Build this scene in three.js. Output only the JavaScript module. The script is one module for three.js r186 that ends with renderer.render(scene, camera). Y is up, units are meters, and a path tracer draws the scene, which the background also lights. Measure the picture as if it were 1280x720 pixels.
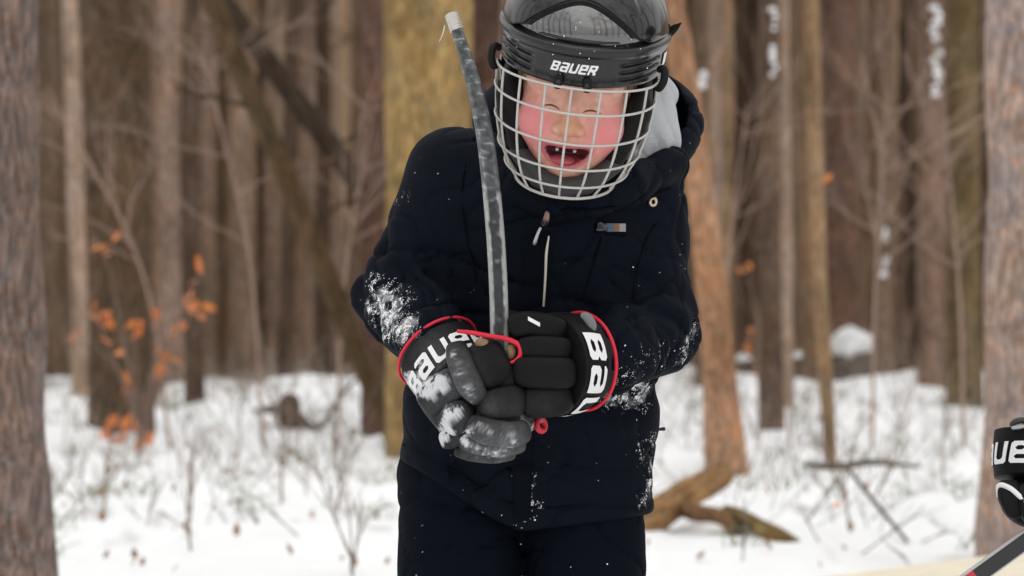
import * as THREE from 'three';
import { mergeGeometries } from 'three/addons/utils/BufferGeometryUtils.js';
import { createNoise3D } from 'simplex-noise';

// ------------------------------------------------------------------ camera, sky, sun, exposure
const FPX = 4732, EYE = 0.86, DB = 5;                 // focal length in pixels of a 1280x720 picture, eye height, distance to the boy
const scene = new THREE.Scene();
const camera = new THREE.PerspectiveCamera(2 * Math.atan(360 / FPX) * 180 / Math.PI, 16 / 9, 0.1, 600);
camera.position.set(0, EYE, 0); camera.lookAt(0, EYE, -10);
camera.focus = 4.83; camera.userData.fStop = 8.2;
const renderer = new THREE.WebGLRenderer({ antialias: true });
renderer.toneMapping = THREE.LinearToneMapping; renderer.toneMappingExposure = 1.07;
renderer.shadowMap.enabled = true;
{
  const w = 128, h = 64, d = new Float32Array(w * h * 4);
  for (let j = 0; j < h; j++) for (let i = 0; i < w; i++) {
    const el = (j + 0.5) / h * Math.PI - Math.PI / 2, az = (i + 0.5) / w * Math.PI * 2;
    const up = Math.max(0, Math.sin(el));
    const cl = 1 + 0.05 * Math.sin(az * 3 + 2 * Math.sin(el * 5)) * Math.cos(el * 7 + az);
    const L = (el < 0 ? 0.66 : 0.82 + 0.48 * up) * cl;
    d.set([L * 1.0, L * 1.0, L * 1.0, 1], (j * w + i) * 4);
  }
  const t = new THREE.DataTexture(d, w, h, THREE.RGBAFormat, THREE.FloatType);
  t.mapping = THREE.EquirectangularReflectionMapping; t.magFilter = THREE.LinearFilter; t.minFilter = THREE.LinearFilter; t.needsUpdate = true;
  scene.background = t; scene.environment = t;
}
const sun = new THREE.DirectionalLight(0xfff3e6, 0.55);
sun.position.set(9, 26, 6); sun.target.position.set(0, 0, -8); scene.add(sun, sun.target);
sun.castShadow = true; sun.shadow.radius = 160; sun.shadow.mapSize.set(2048, 2048);
Object.assign(sun.shadow.camera, { left: -30, right: 30, top: 30, bottom: -30, near: 1, far: 120 });

// ------------------------------------------------------------------ helpers
function rng(seed) { let a = seed >>> 0; return () => { a = (a + 0x6D2B79F5) | 0; let t = Math.imul(a ^ (a >>> 15), 1 | a); t = (t + Math.imul(t ^ (t >>> 7), 61 | t)) ^ t; return ((t ^ (t >>> 14)) >>> 0) / 4294967296; }; }
const R0 = rng(11), N3 = createNoise3D(rng(5));
const V = (x, y, z) => new THREE.Vector3(x, y, z);
const lerp = (a, b, t) => a + (b - a) * t, clamp = (x, a, b) => Math.min(b, Math.max(a, x));
const sstep = (a, b, x) => { const t = clamp((x - a) / (b - a), 0, 1); return t * t * (3 - 2 * t); };
const P = (px, py, d) => V((px - 640) / FPX * d, EYE - (py - 360) / FPX * d, -d);   // a place in metres from a measured bearing and a distance
const B = (px, py, f) => P(px, py, DB - f);            // near the boy: f metres in front of his hips
const S = DB / FPX;                                    // metres per pixel at the boy
const used = {};
function named(n) { used[n] = (used[n] ?? -1) + 1; return used[n] ? n + '_' + String(used[n]).padStart(3, '0') : n; }
function tag(o, label, category, group, kind) { Object.assign(o.userData, { label, category }); if (group) o.userData.group = group; if (kind) o.userData.kind = kind; return o; }
function thing(name, label, category, pos = V(0, 0, 0), group) { const g = new THREE.Group(); g.name = named(name); g.position.copy(pos); scene.add(g); return tag(g, label, category, group); }
function part(name, geo, mat, parent, world = true) {   // geometry in world metres is moved into the parent's own frame
  const m = new THREE.Mesh(geo, mat); m.name = name; m.castShadow = m.receiveShadow = true;
  if (world && parent && parent !== scene) { let p = parent, off = V(0, 0, 0); while (p && p !== scene) { off.add(p.position); p = p.parent; } geo.translate(-off.x, -off.y, -off.z); }
  (parent || scene).add(m); return m;
}
function structure(name, geo, mat) { const m = part(named(name), geo, mat, scene); m.userData.kind = 'structure'; return m; }
const M = (r, g, b, rough = 0.8, extra = {}) => new THREE.MeshStandardMaterial({ color: new THREE.Color().setRGB(r, g, b), roughness: rough, ...extra });
const MP = (r, g, b, rough, extra = {}) => new THREE.MeshPhysicalMaterial({ color: new THREE.Color().setRGB(r, g, b), roughness: rough, ...extra });
const VC = (rough, extra = {}) => new THREE.MeshStandardMaterial({ vertexColors: true, roughness: rough, ...extra });
function geom(pos, idx, nor, uv) {
  const g = new THREE.BufferGeometry(); g.setAttribute('position', new THREE.Float32BufferAttribute(pos, 3)); g.setIndex(idx);
  if (nor) g.setAttribute('normal', new THREE.Float32BufferAttribute(nor, 3)); else g.computeVertexNormals();
  if (uv) g.setAttribute('uv', new THREE.Float32BufferAttribute(uv, 2)); return g;
}
function paint(g, fn) {                                 // vertex colours: fn(x, y, z, i) -> [r, g, b]
  const p = g.attributes.position, c = new Float32Array(p.count * 3);
  for (let i = 0; i < p.count; i++) c.set(fn(p.getX(i), p.getY(i), p.getZ(i), i), i * 3);
  g.setAttribute('color', new THREE.BufferAttribute(c, 3)); return g;
}
function grid(nu, nv, fn, closeU = false) {             // sheet: fn(u, v) -> Vector3
  const pos = [], uv = [], idx = [];
  for (let j = 0; j <= nv; j++) for (let i = 0; i <= nu; i++) { const p = fn(i / nu, j / nv); pos.push(p.x, p.y, p.z); uv.push(i / nu, j / nv); }
  const w = nu + 1;
  for (let j = 0; j < nv; j++) for (let i = 0; i < nu; i++) { const a = j * w + i; idx.push(a, a + 1, a + w, a + 1, a + w + 1, a + w); }
  const g = geom(pos, idx, null, uv);
  if (closeU) { const n = g.attributes.normal; for (let j = 0; j <= nv; j++) { const a = j * w, b = a + nu; const v = V(n.getX(a) + n.getX(b), n.getY(a) + n.getY(b), n.getZ(a) + n.getZ(b)).normalize(); n.setXYZ(a, v.x, v.y, v.z); n.setXYZ(b, v.x, v.y, v.z); } }
  return g;
}
// tube through points with a radius at each; flat squeezes it along 'up'; round closes the ends softly
function tube(pts, radii, { n = 12, seg = 24, flat = 1, up = null, round = false, wob = 0, uvm = null, box = 0 } = {}) {
  const curve = new THREE.CatmullRomCurve3(pts, false, 'centripetal'), L = curve.getLength();
  const pos = [], uv = [], idx = []; let ref = up ? up.clone() : null, pt = null;
  for (let j = 0; j <= seg; j++) {
    let t = j / seg; if (round) t = 0.5 - 0.5 * Math.cos(t * Math.PI);
    const c = curve.getPoint(t), tg = curve.getTangent(clamp(t, 0.001, 0.999));
    if (!ref) ref = Math.abs(tg.y) < 0.9 ? V(0, 1, 0) : V(0, 0, 1);
    const nn = ref.clone().addScaledVector(tg, -ref.dot(tg)).normalize(); if (!up) ref = nn.clone();
    const bb = tg.clone().cross(nn);
    const k = t * (radii.length - 1), k0 = Math.min(Math.floor(k), radii.length - 2), r0 = lerp(radii[k0], radii[k0 + 1], sstep(0, 1, k - k0) * 0.5 + (k - k0) * 0.5);
    let e = 1; if (round) { const s = t * L, q = Math.min(s, L - s) / Math.min(r0 * 0.9, L * 0.5); e = q >= 1 ? 1 : Math.sqrt(Math.max(0, 1 - (1 - q) * (1 - q))); }
    for (let i = 0; i <= n; i++) {
      const a = i / n * Math.PI * 2; let ca = Math.cos(a), sa = Math.sin(a);
      if (box) { ca = Math.sign(ca) * Math.pow(Math.abs(ca), box); sa = Math.sign(sa) * Math.pow(Math.abs(sa), box); }
      let r = r0 * e; if (wob) r *= 1 + wob * N3(c.x * 3 + ca * 1.7, c.y * 2.2, c.z * 3 + sa * 1.7);
      pos.push(c.x + nn.x * ca * r * flat + bb.x * sa * r, c.y + nn.y * ca * r * flat + bb.y * sa * r, c.z + nn.z * ca * r * flat + bb.z * sa * r);
      uv.push(uvm ? i / n * uvm : i / n, uvm ? t * L : t);
    }
  }
  const w = n + 1;
  for (let j = 0; j < seg; j++) for (let i = 0; i < n; i++) { const a = j * w + i; idx.push(a, a + 1, a + w, a + 1, a + w + 1, a + w); }
  const g = geom(pos, idx, null, uv), nr = g.attributes.normal;
  for (let j = 0; j <= seg; j++) { const a = j * w, b = a + n, v = V(nr.getX(a) + nr.getX(b), nr.getY(a) + nr.getY(b), nr.getZ(a) + nr.getZ(b)).normalize(); nr.setXYZ(a, v.x, v.y, v.z); nr.setXYZ(b, v.x, v.y, v.z); }
  return g;
}
// signed distance fields
const cap = (a, b, ra, rb = ra) => { const bx = b.x - a.x, by = b.y - a.y, bz = b.z - a.z, bb = bx * bx + by * by + bz * bz || 1e-9; return (x, y, z) => { const px = x - a.x, py = y - a.y, pz = z - a.z, h = clamp((px * bx + py * by + pz * bz) / bb, 0, 1), qx = px - bx * h, qy = py - by * h, qz = pz - bz * h; return Math.sqrt(qx * qx + qy * qy + qz * qz) - (ra + (rb - ra) * h); }; };
const ell = (c, rx, ry, rz) => (x, y, z) => { const a = (x - c.x) / rx, b = (y - c.y) / ry, d = (z - c.z) / rz, k = Math.sqrt(a * a + b * b + d * d), a2 = a / rx, b2 = b / ry, d2 = d / rz, k2 = Math.sqrt(a2 * a2 + b2 * b2 + d2 * d2) || 1e-6; return k * (k - 1) / k2; };
const smin = (a, b, k) => { const h = Math.max(k - Math.abs(a - b), 0) / k; return Math.min(a, b) - h * h * k * 0.25; };
const smax = (a, b, k) => -smin(-a, -b, k);
function blend(list) { return (x, y, z) => { let d = list[0][0](x, y, z); for (let i = 1; i < list.length; i++) d = smin(d, list[i][0](x, y, z), list[i][1]); return d; }; }
function chain(pts, rs) { const c = []; for (let i = 0; i < pts.length - 1; i++) c.push(cap(pts[i], pts[i + 1], rs[i], rs[i + 1])); return (x, y, z) => { let d = 1e9; for (const q of c) d = Math.min(d, q(x, y, z)); return d; }; }
function nets(f, mn, mx, h) {                           // surface nets, then the points are pulled onto the field
  const nx = Math.ceil((mx.x - mn.x) / h) + 1, ny = Math.ceil((mx.y - mn.y) / h) + 1, nz = Math.ceil((mx.z - mn.z) / h) + 1;
  const F = new Float32Array(nx * ny * nz), id = new Int32Array(nx * ny * nz).fill(-1), at = (i, j, k) => (k * ny + j) * nx + i;
  for (let k = 0; k < nz; k++) for (let j = 0; j < ny; j++) for (let i = 0; i < nx; i++) F[at(i, j, k)] = f(mn.x + i * h, mn.y + j * h, mn.z + k * h);
  const pos = [], idx = [];
  for (let k = 0; k < nz - 1; k++) for (let j = 0; j < ny - 1; j++) for (let i = 0; i < nx - 1; i++) {
    const c = []; let neg = 0;
    for (let q = 0; q < 8; q++) { const v = F[at(i + (q & 1), j + ((q >> 1) & 1), k + (q >> 2))]; c.push(v); if (v < 0) neg++; }
    if (neg === 0 || neg === 8) continue;
    let sx = 0, sy = 0, sz = 0, m = 0;
    for (let a = 0; a < 8; a++) for (const bit of [1, 2, 4]) { if (a & bit) continue; const b = a | bit; if ((c[a] < 0) === (c[b] < 0)) continue; const t = c[a] / (c[a] - c[b]); sx += (a & 1) + (bit === 1 ? t : 0); sy += ((a >> 1) & 1) + (bit === 2 ? t : 0); sz += (a >> 2) + (bit === 4 ? t : 0); m++; }
    id[at(i, j, k)] = pos.length / 3; pos.push(mn.x + (i + sx / m) * h, mn.y + (j + sy / m) * h, mn.z + (k + sz / m) * h);
  }
  const quad = (a, b, c, d, flip) => { if (a < 0 || b < 0 || c < 0 || d < 0) return; if (flip) idx.push(a, c, b, a, d, c); else idx.push(a, b, c, a, c, d); };
  for (let k = 1; k < nz - 1; k++) for (let j = 1; j < ny - 1; j++) for (let i = 1; i < nx - 1; i++) {
    const s = F[at(i, j, k)] < 0;
    if (s !== (F[at(i + 1, j, k)] < 0)) quad(id[at(i, j - 1, k - 1)], id[at(i, j, k - 1)], id[at(i, j, k)], id[at(i, j - 1, k)], !s);
    if (s !== (F[at(i, j + 1, k)] < 0)) quad(id[at(i - 1, j, k - 1)], id[at(i - 1, j, k)], id[at(i, j, k)], id[at(i, j, k - 1)], !s);
    if (s !== (F[at(i, j, k + 1)] < 0)) quad(id[at(i - 1, j - 1, k)], id[at(i, j - 1, k)], id[at(i, j, k)], id[at(i - 1, j, k)], !s);
  }
  const nor = new Float32Array(pos.length), e = h * 0.35;
  for (let q = 0; q < pos.length; q += 3) {
    for (let it = 0; it < 3; it++) {
      const [x, y, z] = [pos[q], pos[q + 1], pos[q + 2]];
      let gx = f(x + e, y, z) - f(x - e, y, z), gy = f(x, y + e, z) - f(x, y - e, z), gz = f(x, y, z + e) - f(x, y, z - e);
      const l = Math.hypot(gx, gy, gz) || 1e-9; gx /= l; gy /= l; gz /= l;
      if (it < 2) { const d = clamp(f(x, y, z) * Math.min(1, 2 * e / l), -h * 0.5, h * 0.5); pos[q] -= gx * d; pos[q + 1] -= gy * d; pos[q + 2] -= gz * d; }
      nor[q] = gx; nor[q + 1] = gy; nor[q + 2] = gz;
    }
  }
  const uv = []; for (let q = 0; q < pos.length; q += 3) uv.push((pos[q] + pos[q + 2]), (pos[q + 1] + pos[q + 2] * 0.3));
  return geom(pos, idx, nor, uv);
}
function hit(f, px, py, d0 = 4.4, d1 = 5.4) {            // where the bearing meets a field, and the normal there
  const a = P(px, py, 1), len = Math.hypot(a.x, a.y - EYE, a.z); let d = d0;
  for (let i = 0; i < 300 && d < d1; i++) { const p = P(px, py, d), s = f(p.x, p.y, p.z); if (s < 0.0004) break; d += Math.max(s * 0.6, 0.0004) / len; }
  const p = P(px, py, d), e = 0.003, n = V(f(p.x + e, p.y, p.z) - f(p.x - e, p.y, p.z), f(p.x, p.y + e, p.z) - f(p.x, p.y - e, p.z), f(p.x, p.y, p.z + e) - f(p.x, p.y, p.z - e)).normalize();
  return { p, n };
}
// crumbs of snow stuck on a surface where dens(x, y, z) is high
function crumbs(g, n, size, dens, seed) {
  const R = rng(seed), p = g.attributes.position, nr = g.attributes.normal, ix = g.index.array, T = ix.length / 3, cum = new Float32Array(T); let tot = 0;
  const a = V(), b = V(), c = V();
  for (let t = 0; t < T; t++) { a.fromBufferAttribute(p, ix[t * 3]); b.fromBufferAttribute(p, ix[t * 3 + 1]); c.fromBufferAttribute(p, ix[t * 3 + 2]); const ar = b.clone().sub(a).cross(c.clone().sub(a)).length(); tot += ar * Math.max(0, dens((a.x + b.x + c.x) / 3, (a.y + b.y + c.y) / 3, (a.z + b.z + c.z) / 3)); cum[t] = tot; }
  const out = [], base = new THREE.IcosahedronGeometry(1, 0), q = new THREE.Quaternion(), m = new THREE.Matrix4();
  if (tot <= 0) return base;
  for (let i = 0; i < n; i++) {
    const w = R() * tot; let lo = 0, hi = T - 1; while (lo < hi) { const md = (lo + hi) >> 1; if (cum[md] < w) lo = md + 1; else hi = md; }
    a.fromBufferAttribute(p, ix[lo * 3]); b.fromBufferAttribute(p, ix[lo * 3 + 1]); c.fromBufferAttribute(p, ix[lo * 3 + 2]);
    let u = R(), v = R(); if (u + v > 1) { u = 1 - u; v = 1 - v; } const pt = a.clone().addScaledVector(b.clone().sub(a), u).addScaledVector(c.clone().sub(a), v);
    const no = V().fromBufferAttribute(nr, ix[lo * 3]); const s = size * (0.35 + 1.3 * R() * R() * R() + 0.3 * R());
    q.setFromUnitVectors(V(0, 1, 0), no).multiply(new THREE.Quaternion().setFromAxisAngle(V(0, 1, 0), R() * 6.28));
    m.compose(pt, q, V(s * (0.6 + R() * 1.2), s * (0.25 + 0.35 * R()), s * (0.6 + R() * 0.9))); const gg = base.clone(); gg.applyMatrix4(m); out.push(gg);
  }
  return mergeGeometries(out);
}
// textures: grain only
function texture(w, h, fn, srgb = false) { const d = new Uint8Array(w * h * 4); for (let j = 0; j < h; j++) for (let i = 0; i < w; i++) { const c = fn(i / w, j / h); d.set([c[0], c[1] ?? c[0], c[2] ?? c[0], 255], (j * w + i) * 4); } const t = new THREE.DataTexture(d, w, h); t.wrapS = t.wrapT = THREE.RepeatWrapping; t.magFilter = THREE.LinearFilter; t.minFilter = THREE.LinearMipmapLinearFilter; t.generateMipmaps = true; if (srgb) t.colorSpace = THREE.SRGBColorSpace; t.needsUpdate = true; return t; }
const ring = (u, v, ku, kv, o) => { const a = u * Math.PI * 2, b = v * Math.PI * 2; return N3(Math.cos(a) * ku + o, Math.sin(a) * ku + Math.cos(b) * kv * 0.7, Math.sin(b) * kv); };
const barkMap = texture(256, 512, (u, v) => { const s = ring(u, v, 3.4, 1.2, 0) * 0.5 + ring(u, v, 8, 3, 7) * 0.35 + ring(u, v, 20, 7, 3) * 0.25, c = 205 + 85 * s, w = 10 * ring(u, v, 1.2, 2.5, 9); return [clamp(c + w, 0, 255), clamp(c, 0, 255), clamp(c - w, 0, 255)]; }, true);
const barkBump = texture(256, 512, (u, v) => { const s = 1 - Math.abs(ring(u, v, 5, 1.6, 1)) * 1.6 - Math.abs(ring(u, v, 12, 4, 4)) * 0.6; return [clamp(255 * s, 0, 255)]; });
const clothBump = texture(256, 256, (u, v) => [clamp(128 + 50 * Math.sin(u * 6.283 * 40) * Math.sin(v * 6.283 * 40) + 70 * ring(u, v, 2.5, 2.5, 2), 0, 255)]);

// ------------------------------------------------------------------ ground
function groundH(x, z) {
  const d = -z;
  let h = 0.07 * N3(x * 0.35, 3, z * 0.28) + 0.055 * N3(x * 1.1, 9, z * 0.7) + 0.028 * N3(x * 2.9, 1, z * 1.6) + 0.01 * N3(x * 7, 1, z * 5);
  h *= sstep(6, 11, d) * 0.9 + 0.1;
  h += 0.16 * Math.exp(-((d - 28) ** 2) / 14) * sstep(-2.3, -1.5, x) * sstep(0.6, -0.6, x);        // mound left of the boy
  h += 0.10 * Math.exp(-((d - 33) ** 2) / 20) * sstep(0.8, 2, x);
  h += 0.10 * Math.exp(-((d - 10.6) ** 2) / 0.35) * sstep(0.05, 0.7, x) * (0.8 + 0.3 * N3(x * 2, 0, 4));   // ploughed bank behind the board
  h += 15 * sstep(58, 175, d) + 0.25 * N3(x * 0.12, 5, z * 0.1) * sstep(36, 60, d);
  return h;
}
{
  const xs = [], zs = [];
  for (let i = 0; i <= 360; i++) { const t = i / 180 - 1; xs.push(Math.sign(t) * (Math.abs(t) * 6 + Math.pow(Math.abs(t), 5) * 110)); }
  for (let j = 0; j <= 420; j++) { const t = j / 420; zs.push(8 - (t * 60 + Math.pow(t, 4) * 190)); }
  const pos = [], idx = [], uv = [], w = xs.length;
  for (const z of zs) for (const x of xs) { pos.push(x, groundH(x, z), z); uv.push(x, z); }
  for (let j = 0; j < zs.length - 1; j++) for (let i = 0; i < w - 1; i++) { const a = j * w + i; idx.push(a, a + 1, a + w, a + 1, a + w + 1, a + w); }
  const g = geom(pos, idx, null, uv);
  paint(g, (x, y, z) => {
    const d = -z, n = N3(x * 0.5, 0, z * 0.35) * 3.5 + N3(x * 1.7, 4, z * 1.2) * 2.5;
    const k = sstep(33, 38, d + n + 1.5 * sstep(0, -3, x)), q = 0.85 + 0.3 * N3(x * 2.2, 7, z * 2), litter = [0.20 * q, 0.145 * q, 0.105 * q];
    const dn = N3(x * 3.1, 2, z * 1.1) * 0.7 + N3(x * 9, 6, z * 3) * 0.5, dirt = 0.55 * sstep(0.42, 0.85, dn) * sstep(11.5, 13.5, d), kk = Math.max(k, dirt);
    return [lerp(0.86, litter[0], kk), lerp(0.875, litter[1], kk), lerp(0.885, litter[2], kk)];
  });
  structure('snowy_ground', g, VC(0.9));
}

// ------------------------------------------------------------------ trees
const bark = {}; function barkMat(c) { const k = c.join(), q = Math.min(1, 0.6 / (c[0] * 1.5)); return bark[k] ??= MP(c[0] * 1.7 * q, c[1] * 1.61 * q, c[2] * 1.4 * q, 0.95, { map: barkMap, bumpMap: barkBump, bumpScale: 0.012, vertexColors: true, specularIntensity: 0.3 }); }
const twigMat = M(0.12, 0.085, 0.065, 0.9), snowMat = M(0.87, 0.885, 0.9, 0.85);
function twigs(o, dir, len, r, depth, R, out) {          // a branching bare limb
  const mid = o.clone().addScaledVector(dir, len * 0.5).add(V((R() - 0.5) * len * 0.12, (R() - 0.5) * len * 0.12, (R() - 0.5) * len * 0.12)), end = o.clone().addScaledVector(dir, len).add(V((R() - 0.5) * len * 0.2, (R() - 0.3) * len * 0.2, (R() - 0.5) * len * 0.2));
  out.push(tube([o, mid, end], [r, r * 0.75, r * 0.45], { n: depth > 1 ? 5 : 3, seg: 4 }));
  if (depth > 0) for (let i = 0; i < 3; i++) { const d2 = dir.clone().add(V((R() - 0.5) * 1.3, (R() - 0.35) * 0.9, (R() - 0.5) * 1.3)).normalize(); twigs(lerpV(o, end, 0.45 + 0.5 * R()), d2, len * (0.45 + 0.25 * R()), r * 0.5, depth - 1, R, out); }
}
function mottle(g, amp = 0.3) { return paint(g, (x, y, z) => { const n = N3(x * 5, y * 1.3, z * 5) * 0.6 + N3(x * 11, y * 4.5, z * 11) * 0.5, h = N3(x * 3 + 9, y * 2.2, z * 3), q = 1 + amp * n; return [q * (1.03 + 0.06 * h), q * 0.985, q * (0.98 - 0.1 * h)].map(v => clamp(v, 0.3, 1.6)); }); }
const lerpV = (a, b, t) => a.clone().lerp(b, t);
function tree({ x, xt, d, w, wt, c, label, group, seed = 1, H = 10, fine = false, snow = [], flare = 1.25, name = 'tree', bend = 0 }) {
  // x: bearing of the foot, xt: bearing where the trunk leaves the top of the picture, w / wt: widths there in metres
  const R = rng(seed * 77 + 3), foot = P(x, 360, d); foot.y = groundH(foot.x, -d) - 0.06; const top = P(xt, 0, d), k = (top.x - foot.x) / (top.y - foot.y);
  const pts = [], rs = [], nP = 9;
  for (let i = 0; i < nP; i++) { const t = i / (nP - 1), y = foot.y + H * t * t * 0.55 + H * t * 0.45, dy = y - foot.y; pts.push(V(foot.x + k * Math.min(dy, 4) + k * 0.3 * Math.max(0, dy - 4) + bend * Math.sin(Math.min(1.4, dy / (top.y - foot.y)) * Math.PI) + (i > 1 ? (R() - 0.5) * 0.02 : 0), y, foot.z + (R() - 0.5) * 0.05)); const s = Math.min(1, dy / (top.y - foot.y)); rs.push(0.5 * (i === 0 ? w * flare : lerp(w, wt, s)) * lerp(1, 0.35, Math.max(0, (dy - 3) / H))); }
  const t = thing(name, label, 'tree', foot, group);
  part('trunk', mottle(tube(pts, rs, { n: fine ? 40 : 16, seg: fine ? 160 : 60, wob: fine ? 0.05 : 0.06, uvm: Math.max(1, Math.round(w * 3.2 / 0.5)) }), fine ? 0.2 : 0.5), barkMat(c), t);
  const out = []; for (let i = 0; i < 7; i++) { const q = 4 + Math.floor(i / 2), o = pts[Math.min(q + 1, nP - 1)].clone().lerp(pts[Math.min(q, nP - 2)], R()), a = R() * 6.28; twigs(o, V(Math.cos(a), 0.55 + R() * 0.6, Math.sin(a)).normalize(), 1.2 + R() * 1.3, 0.03 + w * 0.06, 1, R, out); }
  part('crown', mottle(mergeGeometries(out)), barkMat(c), t);
  for (const [sx, sy0, sy1, sw] of snow) { const q = []; const n = Math.max(2, Math.round((sy1 - sy0) / 9)); for (let i = 0; i < n; i++) { const p = P(sx + (R() - 0.5) * sw * 0.5, lerp(sy0, sy1, (i + 0.5) / n), d - (w + wt) * 0.25 + 0.02); const g = new THREE.IcosahedronGeometry(1, 1); g.scale(sw * d / FPX * (0.2 + 0.28 * R()), (sy1 - sy0) / n * d / FPX * (0.35 + 0.35 * R()), 0.05); g.translate(p.x, p.y, p.z); q.push(g); } part('snow_patch', mergeGeometries(q), snowMat, t); }
  return t;
}
const tan = [0.30, 0.215, 0.165], grey = [0.27, 0.215, 0.19], dark = [0.105, 0.075, 0.06], brown = [0.165, 0.118, 0.085], olive = [0.20, 0.155, 0.085], plum = [0.115, 0.072, 0.062], orange = [0.37, 0.225, 0.15], pale = [0.40, 0.315, 0.27];
const trees = [
  { x: -46, xt: -46, d: 9.6, w: 0.47, wt: 0.345, c: [0.195, 0.158, 0.16], fine: true, label: 'big reddish grey trunk cut by the left edge of the picture', flare: 1.06 },
  { x: 1316, xt: 1310, d: 12.6, w: 0.46, wt: 0.42, c: [0.40, 0.325, 0.315], fine: true, label: 'thick pale grey trunk behind the black glove at the right edge', flare: 1.1 },
  { x: 104, xt: 88, d: 30, w: 0.135, wt: 0.14, c: pale, label: 'thin pale pinkish trunk between the left edge trunk and the wide dark trunk' },
  { x: 151, xt: 146, d: 22, w: 0.36, wt: 0.40, c: [0.108, 0.078, 0.055], label: 'wide dark olive brown trunk behind the orange leaved sapling', flare: 1.1 },
  { x: 214, xt: 206, d: 31, w: 0.20, wt: 0.20, c: [0.27, 0.205, 0.18], label: 'grey trunk just right of the wide dark trunk' },
  { x: 243, xt: 240, d: 28, w: 0.13, wt: 0.12, c: dark, label: 'narrow nearly black trunk above the left end of the snow mound' },
  { x: 478, xt: 466, d: 21, w: 0.20, wt: 0.18, c: plum, label: 'dark plum brown trunk right beside the left sleeve', flare: 1.3 },
  { x: 538, xt: 535, d: 19, w: 0.42, wt: 0.44, c: [0.345, 0.255, 0.125], label: 'broad mossy yellow trunk behind the white taped stick tip', flare: 1.1 },
  { x: 606, xt: 606, d: 24, w: 0.24, wt: 0.22, c: plum, label: 'dark red brown trunk showing between yellow trunk and helmet' },
  { x: 910, xt: 838, d: 18, w: 0.165, wt: 0.12, c: orange, label: 'leaning bare orange brown trunk beside the right sleeve', flare: 1.3, bend: 0.03 },
  { x: 965, xt: 962, d: 23.5, w: 0.14, wt: 0.13, c: [0.15, 0.11, 0.09], snow: [[966, 8, 40, 14], [967, 55, 98, 13]], label: 'dark trunk with white snow patches near its top, foot in snow' },
  { x: 984, xt: 980, d: 27, w: 0.09, wt: 0.085, c: pale, label: 'slim pale trunk touching the right side of the snow patched trunk' },
  { x: 1040, xt: 1013, d: 19, w: 0.075, wt: 0.085, c: [0.36, 0.26, 0.175], label: 'thin tan young trunk bowed to the right, rising from twiggy snow', bend: -0.015, flare: 0.8 },
  { x: 880, xt: 876, d: 30, w: 0.13, wt: 0.13, c: brown, snow: [[879, 88, 110, 14]], label: 'brown trunk with one round snow spot behind the leaning trunk' },
  { x: 1055, xt: 1050, d: 35, w: 0.30, wt: 0.28, c: [0.19, 0.125, 0.105], label: 'broad reddish brown trunk right of the bowed young trunk' },
  { x: 1104, xt: 1108, d: 33, w: 0.17, wt: 0.16, c: [0.21, 0.155, 0.125], snow: [[1105, 285, 302, 13], [1105, 320, 348, 12]], label: 'brown trunk with two low white snow patches' },
  { x: 1164, xt: 1168, d: 30, w: 0.20, wt: 0.18, c: [0.20, 0.145, 0.125], snow: [[1170, 5, 52, 17], [1170, 62, 122, 17]], label: 'trunk streaked with tall white snow patches near top right' },
  { x: 1206, xt: 1204, d: 28, w: 0.24, wt: 0.23, c: [0.155, 0.12, 0.07], label: 'dark olive trunk just left of the thick pale right edge trunk' },
  { x: 908, xt: 906, d: 34, w: 0.15, wt: 0.16, c: [0.30, 0.22, 0.15], label: 'tan trunk between the leaning trunk and the snow patched trunk' },
  { x: 270, xt: 268, d: 45, w: 0.36, wt: 0.34, c: tan, label: 'pale tan trunk standing behind the upper leaning pole' },
  { x: 66, xt: 60, d: 36, w: 0.26, wt: 0.26, c: [0.20, 0.155, 0.12], label: 'brown trunk squeezed between left edge trunk and thin pale trunk' },
];
trees.forEach((t, i) => tree({ seed: i + 1, ...t }));
// two dead poles caught aslant in the stand
function leaning(x0, y0, x1, y1, d, w, c, label, d2) {
  const a = P(x0, y0, d), b = P(x1, y1, d2 ?? d), dir = b.clone().sub(a), lo = a.clone().addScaledVector(dir, (groundH(b.x, b.z) - a.y - 0.1) / dir.y), hi = a.clone().addScaledVector(dir, -1.1);
  const t = thing('leaning_tree', label, 'tree', V(lo.x, lo.y, lo.z));
  part('trunk', mottle(tube([lo, lerpV(lo, hi, 0.3), lerpV(lo, hi, 0.65), hi], [w * 0.5, w * 0.5, w * 0.45, w * 0.36], { n: 12, seg: 40, wob: 0.12, uvm: 1 })), barkMat(c), t);
  const R = rng(x0), o = []; for (let i = 0; i < 4; i++) twigs(lerpV(lo, hi, 0.3 + 0.15 * i), V(R() - 0.5, 0.3 * R(), R() - 0.5).normalize(), 0.5, 0.012, 1, R, o);
  part('crown', mottle(mergeGeometries(o)), barkMat(c), t);
}
leaning(266, 0, 428, 392, 19, 0.115, [0.125, 0.09, 0.055], 'olive brown pole leaning steeply across the upper left woods', 19.5);
leaning(278, 0, 456, 240, 22, 0.135, [0.06, 0.046, 0.038], 'darker pole lying more aslant above the olive leaning pole', 21.5);
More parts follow.
